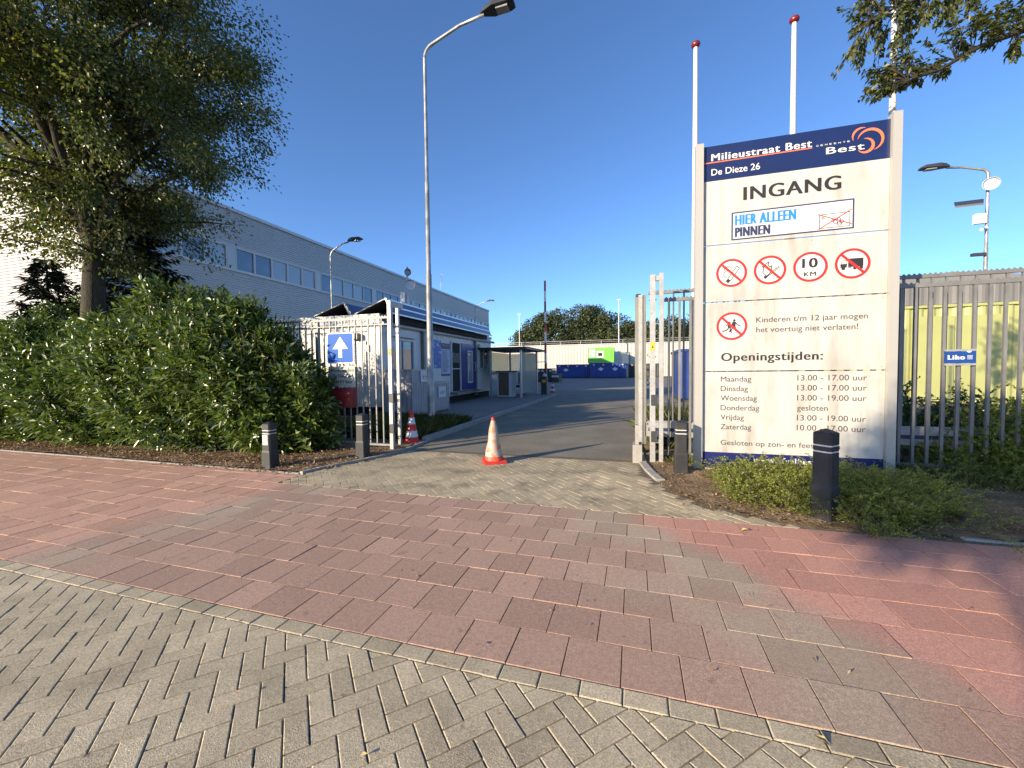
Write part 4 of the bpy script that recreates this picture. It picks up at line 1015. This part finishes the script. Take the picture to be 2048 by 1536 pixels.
# ================================================================== BOLLARDS, CONES
def bollard(label, x, y, h, rot, wid=.175, sticker=False):
    t = thing('bollard', label, 'bollard', (x, y, 0), 'black square bollards along the footpath')
    c, s = math.cos(rot), math.sin(rot)
    def sec(prof, name, m_):
        v = []; f = []
        for (z, hw, ch) in prof:
            for (a, b) in ((-hw, -hw+ch), (-hw+ch, -hw), (hw-ch, -hw), (hw, -hw+ch), (hw, hw-ch), (hw-ch, hw), (-hw+ch, hw), (-hw, hw-ch)):
                v.append((x+a*c-b*s, y+a*s+b*c, z))
        n = len(prof)
        for i in range(n-1):
            for k in range(8): f.append([8*i+k, 8*i+(k+1) % 8, 8*i+8+(k+1) % 8, 8*i+8+k])
        f.append(list(range(8*n-8, 8*n))); f.append(list(range(8))[::-1])
        mb = MB(); mb.add(v, f); return mb.build(name, m_, t)
    w2 = wid/2
    sec([(-.1, w2*1.1, .012), (h*.36, w2*1.08, .012), (h*.4, w2, .02), (h*.748, w2*.98, .02)], 'lower_shaft', M['bollard'])
    sec([(h*.748, w2*.93, .015), (h*.765, w2*.93, .015)], 'white_band', M['band_white'])
    sec([(h*.765, w2*.98, .02), (h*.815, w2*.98, .02)], 'middle_ring', M['bollard'])
    sec([(h*.815, w2*.93, .015), (h*.832, w2*.93, .015)], 'white_band', M['band_white'])
    sec([(h*.832, w2*.99, .02), (h*.955, w2*.99, .02), (h*.965, w2*.9, .02), (h, w2*.12, .003)], 'cap', M['bollard'])
    if sticker:
        p = MB().box(x-.055, x+.05, y-w2-.004, y-w2-.001, h*.52, h*.73).build('sticker', M['ink_paper'], t)
        mb = MB(); f_ = lambda a, b, d=0: (a, y-w2-.005-d, b)
        for k in range(5): mb.add([f_(x-.045, h*.7-k*.025), f_(x+.01+.02*(k % 3), h*.7-k*.025), f_(x+.01+.02*(k % 3), h*.69-k*.025), f_(x-.045, h*.69-k*.025)], [(0, 1, 2, 3)])
        mb.build('printed_lines', M['ink_grey'], p)
bollard('black bollard with a paper sticker beside the laurel hedge', -5.72, 5.18, .77, 0, .17, True)
bollard('black bollard standing in front of the left fence by the mailbox', -4.72, 6.22, .82, 0, .17)
bollard('black bollard in front of the bars, left of the entrance sign', .67, 6.46, .8, .03, .17)
bollard('largest black bollard standing in the low plants before the sign', 1.88, 4.86, .94, R(43), .175)

def cone(label, x, y, h, kind, tilt=(0, 0)):
    t = thing('traffic_cone', label, 'traffic cone', (x, y, 0)); rb = .16*h/.75
    if kind == 'worn': bands = [(0, .1, 'cone_red'), (.1, .3, 'cone_white'), (.3, .52, 'cone_white'), (.52, .66, 'cone_white'), (.66, .92, 'cone_white'), (.92, 1, 'cone_dark')]
    else: bands = [(0, .14, 'cone_dark'), (.14, .34, 'paper'), (.34, .55, 'cone_dark'), (.55, .76, 'paper'), (.76, 1, 'cone_dark')]
    H = h-.04
    rad = lambda f: rb*(1-f)+.028*f
    for (a, b, m_) in bands:
        v = []; n = 5; pr = [(rad(a+(b-a)*i/n), .04+H*(a+(b-a)*i/n)) for i in range(n+1)]
        if b == 1: pr.append((.018, pr[-1][1]-.01)); pr.append((.015, pr[-1][1]-.06))
        mb = MB().lathe((x, y, 0), pr, 20)
        if kind == 'worn': mb.v = [(p[0]+tilt[0]*p[2]+.006*math.sin(p[2]*14+p[0]*20), p[1]+tilt[1]*p[2], p[2]) for p in mb.v]
        mb.build('cone_body' if m_ == 'cone_red' else 'cone_band', M[m_], t)
    w_ = .2*h/.75; ang = .5 if kind == 'worn' else .1; mb = MB()
    nn = 24; v = []
    for (sc, z) in ((1, 0), (1, .025), (.92, .04), (.7, .045)):
        for k in range(nn):
            a = 2*math.pi*k/nn; r = w_/max(abs(math.cos(a)), abs(math.sin(a)))**.75*sc; aa = a+ang
            zz_ = z+(.012*max(0, math.sin(2*aa+1)) if kind == 'worn' else 0)
            v.append((x+r*math.cos(aa), y+r*math.sin(aa), zz_))
    f = [[L*nn+k, L*nn+(k+1) % nn, (L+1)*nn+(k+1) % nn, (L+1)*nn+k] for L in range(3) for k in range(nn)] + [list(range(3*nn, 4*nn))]
    mb.add(v, f); mb.build('base', M['cone_dark'] if kind != 'worn' else M['cone_dark'], t)
    return t
cone('worn dirty white traffic cone with red base alone in the middle of the entrance', -2.29, 6.5, .77, 'worn', (-.02, .0))
cone('red and white banded traffic cone leaning against the left gate posts', -4.66, 7.82, .72, 'banded')
cone('distant red and white banded traffic cone beyond the barrier', -5.1, 26.2, .78, 'banded')

# ================================================================== VEGETATION
def bez(p0, p1, p2, n):
    return [p0*(1-t)**2+p1*2*t*(1-t)+p2*t**2 for t in np.linspace(0, 1, n)]
def broadleaf(name, label, cat, base, trunk_top, r0, ctr, rad, nlimb, ntwig, nleaf, lsize, lm, low=None, clump=.55, seed=1, squash=0.0):
    global RNG
    RNG = np.random.default_rng(seed)
    t = thing(name, label, cat, tuple(base)); base = np.array(base, float); ctr = np.array(ctr, float); rad = np.array(rad, float)
    mb = MB(); n = 7; top = np.array(trunk_top, float)
    tr = [base+(top-base)*k/n+np.array([math.sin(k*1.3)*.05, math.cos(k*1.7)*.05, 0])*(k > 0) for k in range(n+1)]
    mb.tube(tr, [r0*1.35 if k == 0 else r0*(1-.5*k/n) for k in range(n+1)], 12)
    nodes = [(p, r0*(1-.5*k/n)) for k, p in enumerate(tr) if k >= n*.45]
    limb_nodes = []
    for i in range(nlimb):
        d = RNG.normal(size=3); d /= np.linalg.norm(d); tgt = ctr+d*rad*RNG.uniform(.45, .75)
        p0, rr = nodes[RNG.integers(len(nodes))]
        if tgt[2] < p0[2]+.3: p0, rr = nodes[0]
        mid = (p0+tgt)/2+np.array([0, 0, .15*np.linalg.norm(tgt-p0)])+RNG.normal(size=3)*.3
        pts = bez(p0, mid, tgt, 9); pts = [p+RNG.normal(size=3)*.04*(k > 0) for k, p in enumerate(pts)]
        rs = [rr*.62*(1-.75*k/8) for k in range(9)]
        mb.tube([tuple(p) for p in pts], rs, 8); limb_nodes += [(pts[k], rs[k]) for k in range(2, 9)]
    LP = np.array([p for p, _ in limb_nodes]+[p for p, _ in nodes]); LR = [r for _, r in limb_nodes]+[r*.5 for _, r in nodes]
    cl = []; cd = []
    tries = 0
    while len(cl) < ntwig and tries < ntwig*12:
        tries += 1
        d = RNG.normal(size=3); d /= np.linalg.norm(d); f = RNG.uniform(.15, 1)**.6; tgt = ctr+d*rad*f
        nz = math.sin(tgt[0]*1.7+seed)*math.cos(tgt[1]*1.5)+math.sin(tgt[2]*1.9+tgt[0]*.7)
        if nz < -clump: continue
        if low is not None and tgt[2] < low(tgt): continue
        k = int(np.argmin(np.linalg.norm(LP-tgt, axis=1)+np.maximum(0, LP[:, 2]-tgt[2])*.6)); p0 = LP[k]
        mid = (p0+tgt)/2+np.array([0, 0, .12*np.linalg.norm(tgt-p0)])+RNG.normal(size=3)*.12
        pts = bez(p0, mid, tgt, 5); r = max(.012, min(LR[k]*.5, .05))
        mb.tube([tuple(p) for p in pts], [r*(1-.75*q/4) for q in range(5)], 4, caps=False)
        for q in (2, 3, 4): cl.append(pts[q]); cd.append(tgt-p0)
    mb.build('trunk', M['bark'], t)
    cl = np.array(cl); cd = unit(np.array(cd)); idx = RNG.integers(len(cl), size=nleaf)
    off = RNG.normal(size=(nleaf, 3))*np.array([.17, .17, .15])*lsize/.1*(.8+.5*squash)
    P = cl[idx]+off; D = unit(cd[idx]*.5+off*1.5+rdir(nleaf)*.7+np.array([0, 0, -.45])); Nn = rdir(nleaf, .9)
    V, F = leaves(P, D, Nn, lsize*RNG.uniform(.6, 1.2, nleaf), lsize*RNG.uniform(.45, .8, nleaf), .2, .15)
    np_mesh('crown', V, F, lm, t); return t
def lowf(p):                     # underside of the big tree's crown: lower near the trunk, higher on the right
    dx = p[0]+14.1
    return 3.7+max(dx, 0)*.42
broadleaf('broadleaf_tree', 'large dark leafy tree with mossy trunk rising behind the hedge', 'tree', (-14.15, 7.3, 0), (-13.9, 7.4, 8.5), .31, (-14.15, 7.4, 10.1), (4.6, 4.4, 6.3), 34, 1350, 150000, .098, M['maple'], lowf, .98, 5, 1.2)
# street tree behind the camera that shades the right footpath (trunk outside the picture)
broadleaf('broadleaf_tree', 'street tree on the far side of the road whose shadow falls on the right footpath', 'tree', (-6.3, -9.2, 0), (-6.4, -9.1, 5.2), .14, (-7.18, -8.48, 5.68), (1.3, 1.3, 1.15), 14, 120, 24000, .12, M['maple'], None, .8, 9)

# overhanging boughs at the upper right: trunk stands right of the picture
RNG = np.random.default_rng(31)
ot = thing('broadleaf_tree', 'tree with small leaves overhanging the sign from the right', 'tree', (10.2, 9.0, 0))
mb = MB(); mb.tube([(10.2, 9.0, 0), (10.1, 9, 2.5), (9.9, 8.95, 5), (9.8, 8.9, 8.5)], [.24, .19, .15, .09], 10)
main = [(9.95, 8.95, 4.6), (8.4, 8.75, 6.6), (7.1, 8.55, 7.05), (6.27, 8.36, 6.88), (5.55, 8.15, 6.53), (4.86, 7.83, 6.23), (4.23, 7.54, 5.83), (3.75, 7.3, 5.62)]
mb.tube(main, [.11, .09, .07, .055, .042, .03, .02, .01], 8)
second = [(9.85, 8.9, 6.4), (8.0, 8.5, 8.2), (6.2, 8.1, 7.9), (5.0, 7.8, 7.3), (4.1, 7.5, 6.9), (3.3, 7.3, 6.6)]
mb.tube(second, [.09, .07, .05, .035, .02, .01], 8)
cent = [((3.24, 7.34, 6.58), .36), ((3.66, 7.47, 6.47), .42), ((4.15, 7.62, 6.61), .5), ((4.71, 7.79, 6.53), .48), ((5.26, 7.96, 6.6), .42), ((3.04, 7.28, 5.98), .26), ((3.4, 7.41, 5.73), .3), ((3.88, 7.54, 5.83), .3), ((4.3, 7.67, 5.97), .26), ((3.67, 7.47, 6.12), .34), ((5.45, 8.0, 6.15), .2), ((3.57, 7.45, 7.3), .7), ((4.75, 7.8, 7.38), .9), ((5.9, 8.2, 7.1), .7), ((7.2, 8.5, 7.6), 1.2), ((8.6, 8.8, 7.4), 1.6), ((10, 9, 7.6), 1.9), ((8.2, 9.6, 5.9), 1.2), ((9.6, 9.3, 5.4), 1.2), ((7.6, 8.9, 6.3), .9), ((11, 9, 6.6), 1.6), ((3.3, 7.3, 5.5), .16)]
MP = np.array(bez(np.array(main[1]), np.array(main[3]), np.array(main[7]), 2).__class__(main+second)); MP = np.array([np.array(a)*(1-f)+np.array(b)*f for ln in (main, second) for a, b in zip(ln[:-1], ln[1:]) for f in np.linspace(0, 1, 6)])
Ps = []; Ds = []
for c_, r in cent:
    nt_ = int(5+r*r*60)
    for _ in range(nt_):
        d = RNG.normal(size=3); d /= np.linalg.norm(d); tg = np.array(c_)+d*r*RNG.uniform(.2, 1)**.5*np.array([1, .8, .8])
        k = int(np.argmin(np.linalg.norm(MP-tg, axis=1)+(MP[:, 0] < tg[0])*.6)); p0 = MP[k]; pts = bez(p0, (p0+tg)/2+np.array([0, 0, .08])+RNG.normal(size=3)*.05, tg, 5)
        mb.tube([tuple(p) for p in pts], [.009, .007, .005, .004, .002], 4, caps=False)
        for q in np.linspace(.45, 1, 11):
            pp = pts[0]*(1-q)**2+((p0+tg)/2)*2*q*(1-q)+tg*q*q
            for s_ in (-1, 1):
                Ps.append(pp+RNG.normal(size=3)*.02); v_ = unit(tg-p0); sd_ = np.cross(v_, [0, 0, 1]); Ds.append(v_*.6+sd_*s_*1.0+np.array([0, 0, -.5])+RNG.normal(size=3)*.35)
mb.build('trunk', M['bark'], ot)
Ps = np.array(Ps); n_ = len(Ps)
V, F = leaves(Ps, np.array(Ds), rdir(n_, 1.3), RNG.uniform(.06, .105, n_), RNG.uniform(.032, .052, n_), .2, .1); np_mesh('crown', V, F, M['ash'], ot)

# laurel hedge
RNG = np.random.default_rng(77)
HX = [-30, -18, -14, -12.5, -11.4, -10.4, -9.6, -9, -8, -7.3, -6.8, -6.4, -6.05, -5.85]
HH = [2.7, 2.65, 2.5, 2.3, 2.4, 2.95, 3.15, 3.0, 2.7, 2.5, 2.2, 1.85, 1.4, .8]
FX = [-30, -9, -8, -7, -6.4, -6.05, -5.85]; FY = [5.45, 5.45, 5.5, 5.75, 6.1, 6.5, 6.8]
hd = thing('laurel_hedge', 'big glossy cherry laurel hedge along the left footpath', 'hedge', (-10, 7, 0))
n_ = 10000
hx = RNG.uniform(-18, -5.9, n_); H_ = np.interp(hx, HX, HH)+.16*np.sin(hx*3.1)+.12*np.sin(hx*7.3+1); Fy = np.interp(hx, FX, FY)
u_ = RNG.uniform(0, 1, n_); front = u_ < .68
hz = np.where(front, RNG.uniform(.02, 1, n_)*H_, H_-RNG.uniform(0, .45, n_)); bul = .35*np.sin(np.clip(hz/H_, 0, 1)*math.pi)*(-1)+.5*np.clip(hz/H_-.7, 0, 1)+.15*np.sin(hx*2.3+hz*2)
hcap = np.interp(hx, [-10, -9, -8.4, -5], [9.9, 8.6, 6.9, 6.9])
hy = np.where(front, Fy+bul+.3+RNG.uniform(0, .5, n_), Fy+.4+RNG.uniform(0, 2.4, n_))
hy = np.where(hy > hcap, hcap-RNG.uniform(0, .8, n_), hy)
# right end face
n2 = 1100; ez = RNG.uniform(.02, 1, n2)*1.9; ey = RNG.uniform(5.8, 6.95, n2); ex = -5.9-np.clip(ez-.8, 0, 2)*.75-np.clip(6.5-ey, 0, 1)*1.2-RNG.uniform(0, .4, n2)
P0 = np.concatenate([np.stack([hx, hy, hz], 1), np.stack([ex, ey, ez], 1)])
Dh = np.concatenate([np.where(front[:, None], np.array([0, -.75, .75]), np.array([0, -.15, 1.])), np.tile([.8, -.2, .6], (n2, 1))]); Dh = unit(Dh+RNG.normal(size=Dh.shape)*.38)
Ls = RNG.uniform(.18, .36, len(P0)); nl = 8; Pl = []; Dl = []; Nl = []
A = unit(np.cross(Dh, rdir(len(P0)))); B = np.cross(Dh, A)
for k in range(nl):
    t_ = (k+.6)/nl; a = k*2.4; rad_ = A*math.cos(a)+B*math.sin(a)
    Pl.append(P0+Dh*Ls[:, None]*t_); Dl.append(rad_*(1.0-.3*t_)+Dh*(.55+.5*t_)+np.array([0, 0, -.18])+RNG.normal(size=P0.shape)*.16); Nl.append(Dh)
Pl = np.concatenate(Pl); Dl = np.concatenate(Dl); Nl = np.concatenate(Nl)
V, F = leaves(Pl, Dl, Nl, RNG.uniform(.12, .19, len(Pl)), RNG.uniform(.042, .062, len(Pl)), .14, .1)
np_mesh('foliage', V, F, M['laurel'], hd)
mb = MB()
for i in range(420):
    x = RNG.uniform(-17, -6.3); y = float(np.interp(x, FX, FY))+RNG.uniform(.4, .8 if x > -8.5 else 2.2); h = float(np.interp(x, HX, HH))*RNG.uniform(.75, 1.03)
    mb.tube([(x, y, 0), (x+RNG.normal()*.1, y-.05, h*.5), (x+RNG.normal()*.25, y-RNG.uniform(0, .5), h)], [.018, .012, .005], 4, caps=False)
mb.build('stem', M['twig'], hd)
# tall shoots sticking out of the hedge top
Pl = []; Dl = []
mb = MB()
for i in range(130):
    x = RNG.choice([RNG.uniform(-10.6, -8.6), RNG.uniform(-17, -6.3)]); y = float(np.interp(x, FX, FY))+RNG.uniform(.4, 1.1 if x > -8.5 else 2); z = float(np.interp(x, HX, HH)); L = RNG.uniform(.3, .62)
    d = np.array([RNG.normal()*.3+.1, RNG.normal()*.2, 1]); d /= np.linalg.norm(d); p0 = np.array([x, y, z-.15]); mb.tube([tuple(p0), tuple(p0+d*L)], [.006, .003], 4)
    for k in range(14):
        a = k*2.4; Pl.append(p0+d*L*(k+1)/14); Dl.append(np.array([math.cos(a)*.6, math.sin(a)*.6, .75]))
Pl = np.array(Pl); V, F = leaves(Pl, np.array(Dl), np.tile([0, 0, 1.], (len(Pl), 1))+RNG.normal(size=Pl.shape)*.2, RNG.uniform(.09, .13, len(Pl)), .035, .16, .02)
np_mesh('young_shoots', V, F, M['laurel'], hd)
mb.build('shoot_stem', M['twig'], hd)['kind'] = 'stuff'

# conifer and dark shrub between hedge and hall
def conifer(name, label, x, y, h, r, n, seed, z0=.3):
    global RNG
    RNG = np.random.default_rng(seed); t = thing(name, label, 'tree', (x, y, 0)); mb = MB(); mb.tube([(x, y, 0), (x, y, h)], [.13, .02], 8)
    Pn = []; Dn = []
    for i in range(n):
        z = z0+(h-z0)*(i/n)**.9; L = r*(1-(z/h))**.7*RNG.uniform(.7, 1.25)+.12; a = RNG.uniform(0, 2*math.pi); d = np.array([math.cos(a), math.sin(a), .12]); tip = np.array([x, y, z])+d*L+np.array([0, 0, .12*L])
        mid = np.array([x, y, z])+d*L*.6-np.array([0, 0, .16*L]); pts = bez(np.array([x, y, z]), mid, tip, 5); mb.tube([tuple(p) for p in pts], [.018, .014, .01, .007, .003], 4, caps=False)
        m_ = int(26*L+8); q = RNG.uniform(.15, 1, m_)[:, None]; pp = pts[0]*(1-q)**2+mid*2*q*(1-q)+tip*q*q
        sdv = np.cross(d, [0, 0, 1]); w_ = RNG.choice([-1, 1], m_)[:, None]
        Pn.append(pp+RNG.normal(size=pp.shape)*.03); Dn.append(sdv*w_*.8+d*.9+np.array([0, 0, -.35])+RNG.normal(size=pp.shape)*.25)
    mb.build('trunk', M['bark'], t); Pn = np.concatenate(Pn); Dn = np.concatenate(Dn)
    V, F = leaves(Pn, Dn, np.tile([0, 0, 1.], (len(Pn), 1))+RNG.normal(size=Pn.shape)*.3, RNG.uniform(.14, .3, len(Pn)), .07, .2, .15); np_mesh('crown', V, F, M['conifer'], t)
conifer('conifer_tree', 'dark spruce between the big tree and the ribbed building', -15.1, 9.05, 7.4, 1.75, 330, 41)
conifer('conifer_tree', 'smaller dark conifer at the left edge behind the hedge', -18.3, 8.4, 5.3, 1.3, 220, 42)
broadleaf('evergreen_shrub', 'dark evergreen shrub left of the tree trunk above the hedge', 'shrub', (-17.2, 8.3, 0), (-17.2, 8.3, 2.2), .08, (-17.0, 8.2, 3.0), (1.7, 1.0, 1.1), 8, 90, 9000, .09, M['laurel'], None, 1.5, 43)

# groundcover and plants in the beds
def stuff(name, label, cat, P, D, Nn, L, W, m_, fold=.2, droop=.1):
    V, F = leaves(P, D, Nn, L, W, fold, droop); o = np_mesh(name, V, F, m_); tag(o, label, cat, kind='stuff'); return o
def groundcover(name, label, blobs, n_st, seed, m_=None, ls=(.013, .028), up=.75):
    """arching twigs with many small leaves. blobs: (x, y, rx, ry, height)"""
    rg = np.random.default_rng(seed); Pa = []; Da = []; sb = MB()
    wts = np.array([b[2]*b[3] for b in blobs]); wts = wts/wts.sum()
    for i in range(n_st):
        b = blobs[rg.choice(len(blobs), p=wts)]; a = rg.uniform(0, 2*math.pi); q = rg.uniform(0, 1)**.5
        x, y = b[0]+b[2]*q*math.cos(a), b[1]+b[3]*q*math.sin(a); hh = b[4]*(1-q*q*.75)*rg.uniform(.45, 1.15); az = rg.uniform(0, 2*math.pi); L = rg.uniform(.15, .4)
        p0 = np.array([x, y, max(0, hh-.25)]); p2 = p0+np.array([math.cos(az)*L, math.sin(az)*L, up*.2*rg.uniform(-.6, 1.2)+.12]); p1 = (p0+p2)/2+np.array([0, 0, .12])
        if p2[2] < .03: p2[2] = .03
        k = 17; t_ = np.linspace(.1, 1, k)[:, None]; pp = p0*(1-t_)**2+p1*2*t_*(1-t_)+p2*t_*t_
        sd = np.cross(unit(p2-p0), [0, 0, 1])
        for s_ in (-1, 1): Pa.append(pp+rg.normal(size=pp.shape)*.006); Da.append(sd*s_+unit(p2-p0)*.5+np.array([0, 0, .35])+rg.normal(size=pp.shape)*.35)
        if i % 3 == 0: sb.tube([tuple(p0), tuple(p1), tuple(p2)], [.003, .002, .0015], 3, caps=False)
    Pa = np.concatenate(Pa); Da = np.concatenate(Da); n = len(Pa)
    Nn = unit(rg.normal(size=(n, 3))*.5+np.array([0, -.2, 1])); V, F = leaves(Pa, Da, Nn, rg.uniform(*ls, n), rg.uniform(ls[0]*.6, ls[1]*.6, n), .15, .05)
    # join leaves and twigs in one stuff object
    o = np_mesh(name, V, F, m_ or M['cover']); tag(o, label, 'plants', kind='stuff')
    sb.build(name.replace('plants', 'twigs') if 'plants' in name else name+'_twig', M['twig'], o)['kind'] = 'stuff'
    return o
groundcover('groundcover_plants', 'low yellow green creeping plants in front of the entrance sign', [(1.75, 5.9, .75, .75, .36), (2.4, 5.7, .8, .8, .42), (2.75, 5.6, .6, .6, .34), (1.6, 5.3, .55, .4, .22), (2.2, 5.0, .6, .3, .22), (2.5, 4.95, .35, .22, .2), (3.25, 6.1, .35, .3, .24)], 2300, 3, ls=(.016, .034))
groundcover('weed_plants', 'sparse weeds and creepers on the shaded soil right of the sign', [(4.3, 5.2, .5, .2, .06), (5.2, 6.6, .8, .35, .25), (4.5, 7.0, .8, .25, .3), (6.0, 6.2, 1.0, 1.0, .5), (3.1, 4.85, .3, .12, .1)], 520, 4, ls=(.016, .034))
groundcover('fence_shrub_plants', 'leafy shrubs growing through the right fence', [(5.4, 7.5, .7, .5, 1.1), (6.1, 7.4, .8, .6, 1.5), (4.8, 7.6, .6, .4, .8), (6.9, 7.4, .9, .8, 1.8)], 1500, 5, ls=(.03, .055), up=1.2)
groundcover('dark_shrub_plants', 'dark low shrubs between the gate leaf and the lime container', [(4.6, 9.2, .9, .8, 1.15), (5.9, 9.3, 1.0, .8, 1.1), (7.2, 9.3, 1.0, .8, 1.2), (8.4, 9.0, 1, .8, 1.4), (3.6, 9.4, .7, .7, 1.0)], 1800, 6, m_=M['laurel'], ls=(.04, .07), up=1.2)
def grass(name, label, boxes, n_, hmin, hmax, seed, m_=None):
    rg = np.random.default_rng(seed); Pg = []; 
    w_ = np.array([(b[1]-b[0])*(b[3]-b[2]) for b in boxes]); w_ /= w_.sum(); k = rg.choice(len(boxes), size=n_, p=w_); B_ = np.array(boxes)[k]
    x = B_[:, 0]+(B_[:, 1]-B_[:, 0])*rg.uniform(0, 1, n_); y = B_[:, 2]+(B_[:, 3]-B_[:, 2])*rg.uniform(0, 1, n_)
    P = np.stack([x, y, np.full(n_, .0)], 1); D = np.stack([rg.normal(size=n_)*.35, rg.normal(size=n_)*.35, np.ones(n_)], 1)
    o = stuff(name, label, 'grass', P, D, rdir_rg(rg, n_), rg.uniform(hmin, hmax, n_), rg.uniform(.008, .02, n_), m_ or M['grass'], .1, .25); return o
def rdir_rg(rg, n): return unit(rg.normal(size=(n, 3)))
grass('tall_grass', 'tall unmown grass between the gate posts and the parked gate leaf', [(.35, 3.4, 8.3, 11.8)], 16000, .35, .95, 8)
grass('tall_grass', 'rough dark grass around the foot of the tall street lamp', [(-7.6, -4.6, 8.0, 10.9)], 15000, .2, .55, 9, None)
grass('short_grass', 'short grass tufts along the base of the right fence', [(.5, 1.1, 7.0, 7.7), (3.6, 7.0, 6.4, 8)], 5000, .06, .22, 10)

# leaf litter
def litter(name, label, areas, n_, seed, ls=(.03, .075)):
    rg = np.random.default_rng(seed); w_ = np.array([(b[1]-b[0])*(b[3]-b[2])*b[4] for b in areas]); w_ /= w_.sum(); k = rg.choice(len(areas), size=n_, p=w_); B_ = np.array(areas)[k]
    P = np.stack([B_[:, 0]+(B_[:, 1]-B_[:, 0])*rg.uniform(0, 1, n_), B_[:, 2]+(B_[:, 3]-B_[:, 2])*rg.uniform(0, 1, n_), rg.uniform(.015, .05, n_)+B_[:, 5]], 1)
    D = rg.normal(size=(n_, 3)); D[:, 2] *= .25; Nn = unit(rg.normal(size=(n_, 3))*.35+np.array([0, 0, 1]))
    return stuff(name, label, 'fallen leaves', P, D, Nn, rg.uniform(*ls, n_), rg.uniform(ls[0]*.45, ls[1]*.5, n_), M['litter'], .3, 0)
litter('leaf_litter', 'dry brown leaves covering the soil at the foot of the hedge', [(-15, -4.95, 5.06, 5.75, 1, 0), (-7, -4.7, 5.3, 6.9, .8, 0), (-8, -5, 4.9, 5.1, .5, -.015)], 6000, 12)
litter('dry_leaves', 'dry leaves and bits under the low plants before the sign', [(.5, 3.6, 4.72, 5.4, 1, 0), (3.3, 6, 4.7, 6.5, .6, 0), (.3, 1.2, 5.6, 7.1, .5, 0)], 1500, 13, (.02, .05))
litter('scattered_leaf_bits', 'tiny leaf bits scattered over the footpath tiles', [(-9, 4, 2.0, 5.0, 1, -.017), (-3, 1.5, 1.2, 2, .6, -.017), (-5, 1, 5, 7, .8, -.014)], 150, 14, (.012, .035))
litter('kerb_leaves', 'leaf crumbs gathered along the left kerb', [(-5.6, -4.3, 5.0, 7.8, 1, 0)], 500, 15, (.015, .045))
def single_leaf(label, x, y, L, rot, m_):
    v, f = leaves(np.array([[x, y, .004]]), np.array([[math.cos(rot), math.sin(rot), .25]]), np.array([[0.1, 0, 1.]]), L, L*.5, .45, 0)
    o = np_mesh('fallen_leaf', v, f, m_); tag(o, label, 'leaf')
LY = mat('yellow_leaf', (.5, .38, .16), .6)
single_leaf('curled yellow leaf lying on the grey blocks in the left foreground', -1.075, 1.35, .035, .4, LY)
single_leaf('tan leaf beside a stalk on the border course at lower right', .78, 1.93, .06, 2.7, LY)
single_leaf('pale yellow leaf on the red tiles right before the low plants', .98, 4.3, .08, .1, LY)
# red trailing weed sprig on the tiles
groundcover('trailing_plants', 'small green sprigs creeping over the red tiles near the bollard', [(2.15, 4.42, .14, .1, .05), (3.1, 4.25, .1, .06, .04)], 40, 16, up=.2)

# distant trees
def far_tree(label, px, y, ztop, rx, seed, m_, zb=1.0, n_=9000):
    x = cx_at(px, y); t = thing('distant_tree', label, 'tree', (x, y, 0), 'trees beyond the far hall'); rg = np.random.default_rng(seed)
    MB().tube([(x, y, 0), (x, y, ztop*.6)], [.4, .2], 8).build('trunk', M['bark'], t)
    P = []
    nb_ = 34
    for i in range(nb_):
        d = rg.normal(size=3); d /= np.linalg.norm(d); d[2] = d[2]*.9; c_ = np.array([x, y, (ztop+zb)/2])+d*np.array([rx*.72, rx*.6, (ztop-zb)/2*.72])*rg.uniform(.6, 1)
        r = rx*rg.uniform(.2, .36); m__ = n_//nb_; q = rg.normal(size=(m__, 3)); q = unit(q)*r*rg.uniform(.75, 1.08, (m__, 1)); P.append(c_+q)
    P = np.concatenate(P); n = len(P); V, F = leaves(P, rdir_rg(rg, n), rdir_rg(rg, n)+np.array([0, 0, .6]), rg.uniform(.3, .65, n), rg.uniform(.25, .5, n), .2, 0)
    np_mesh('crown', V, F, m_, t)
far_tree('left dome of the big dark tree group behind the far hall', 1062, 104, 15.8, 6.2, 51, M['far_leaf'])
far_tree('highest rounded tree of the dark group behind the far hall', 1112, 104, 19.2, 8.2, 52, M['far_leaf'], n_=13000)
far_tree('broad dark tree right of the highest one behind the far hall', 1172, 106, 19.8, 8.5, 53, M['far_leaf'], n_=13000)
far_tree('dark tree behind the green cabin and tall pole', 1228, 104, 17.5, 7.5, 54, M['far_leaf'], n_=11000)
far_tree('dark tree just left of the gate leaf end', 1268, 104, 14.8, 6.5, 55, M['far_leaf'])
far_tree('dark tree seen through the bars right of the gate', 1330, 106, 14.6, 9, 56, M['far_leaf'])
far_tree('dark tree seen through the bars beside the sign', 1400, 106, 14.2, 9, 57, M['far_leaf'])
far_tree('low tree at the left end of the far row beyond the building', 1030, 125, 9.8, 7, 58, M['far_leaf'])
far_tree('yellow green tree beyond the cabin end', 992, 118, 8.3, 3.2, 59, M['far_leaf_y'], n_=4000)
far_tree('dark low tree directly behind the cabin end', 982, 130, 10.5, 5, 60, M['far_leaf'])
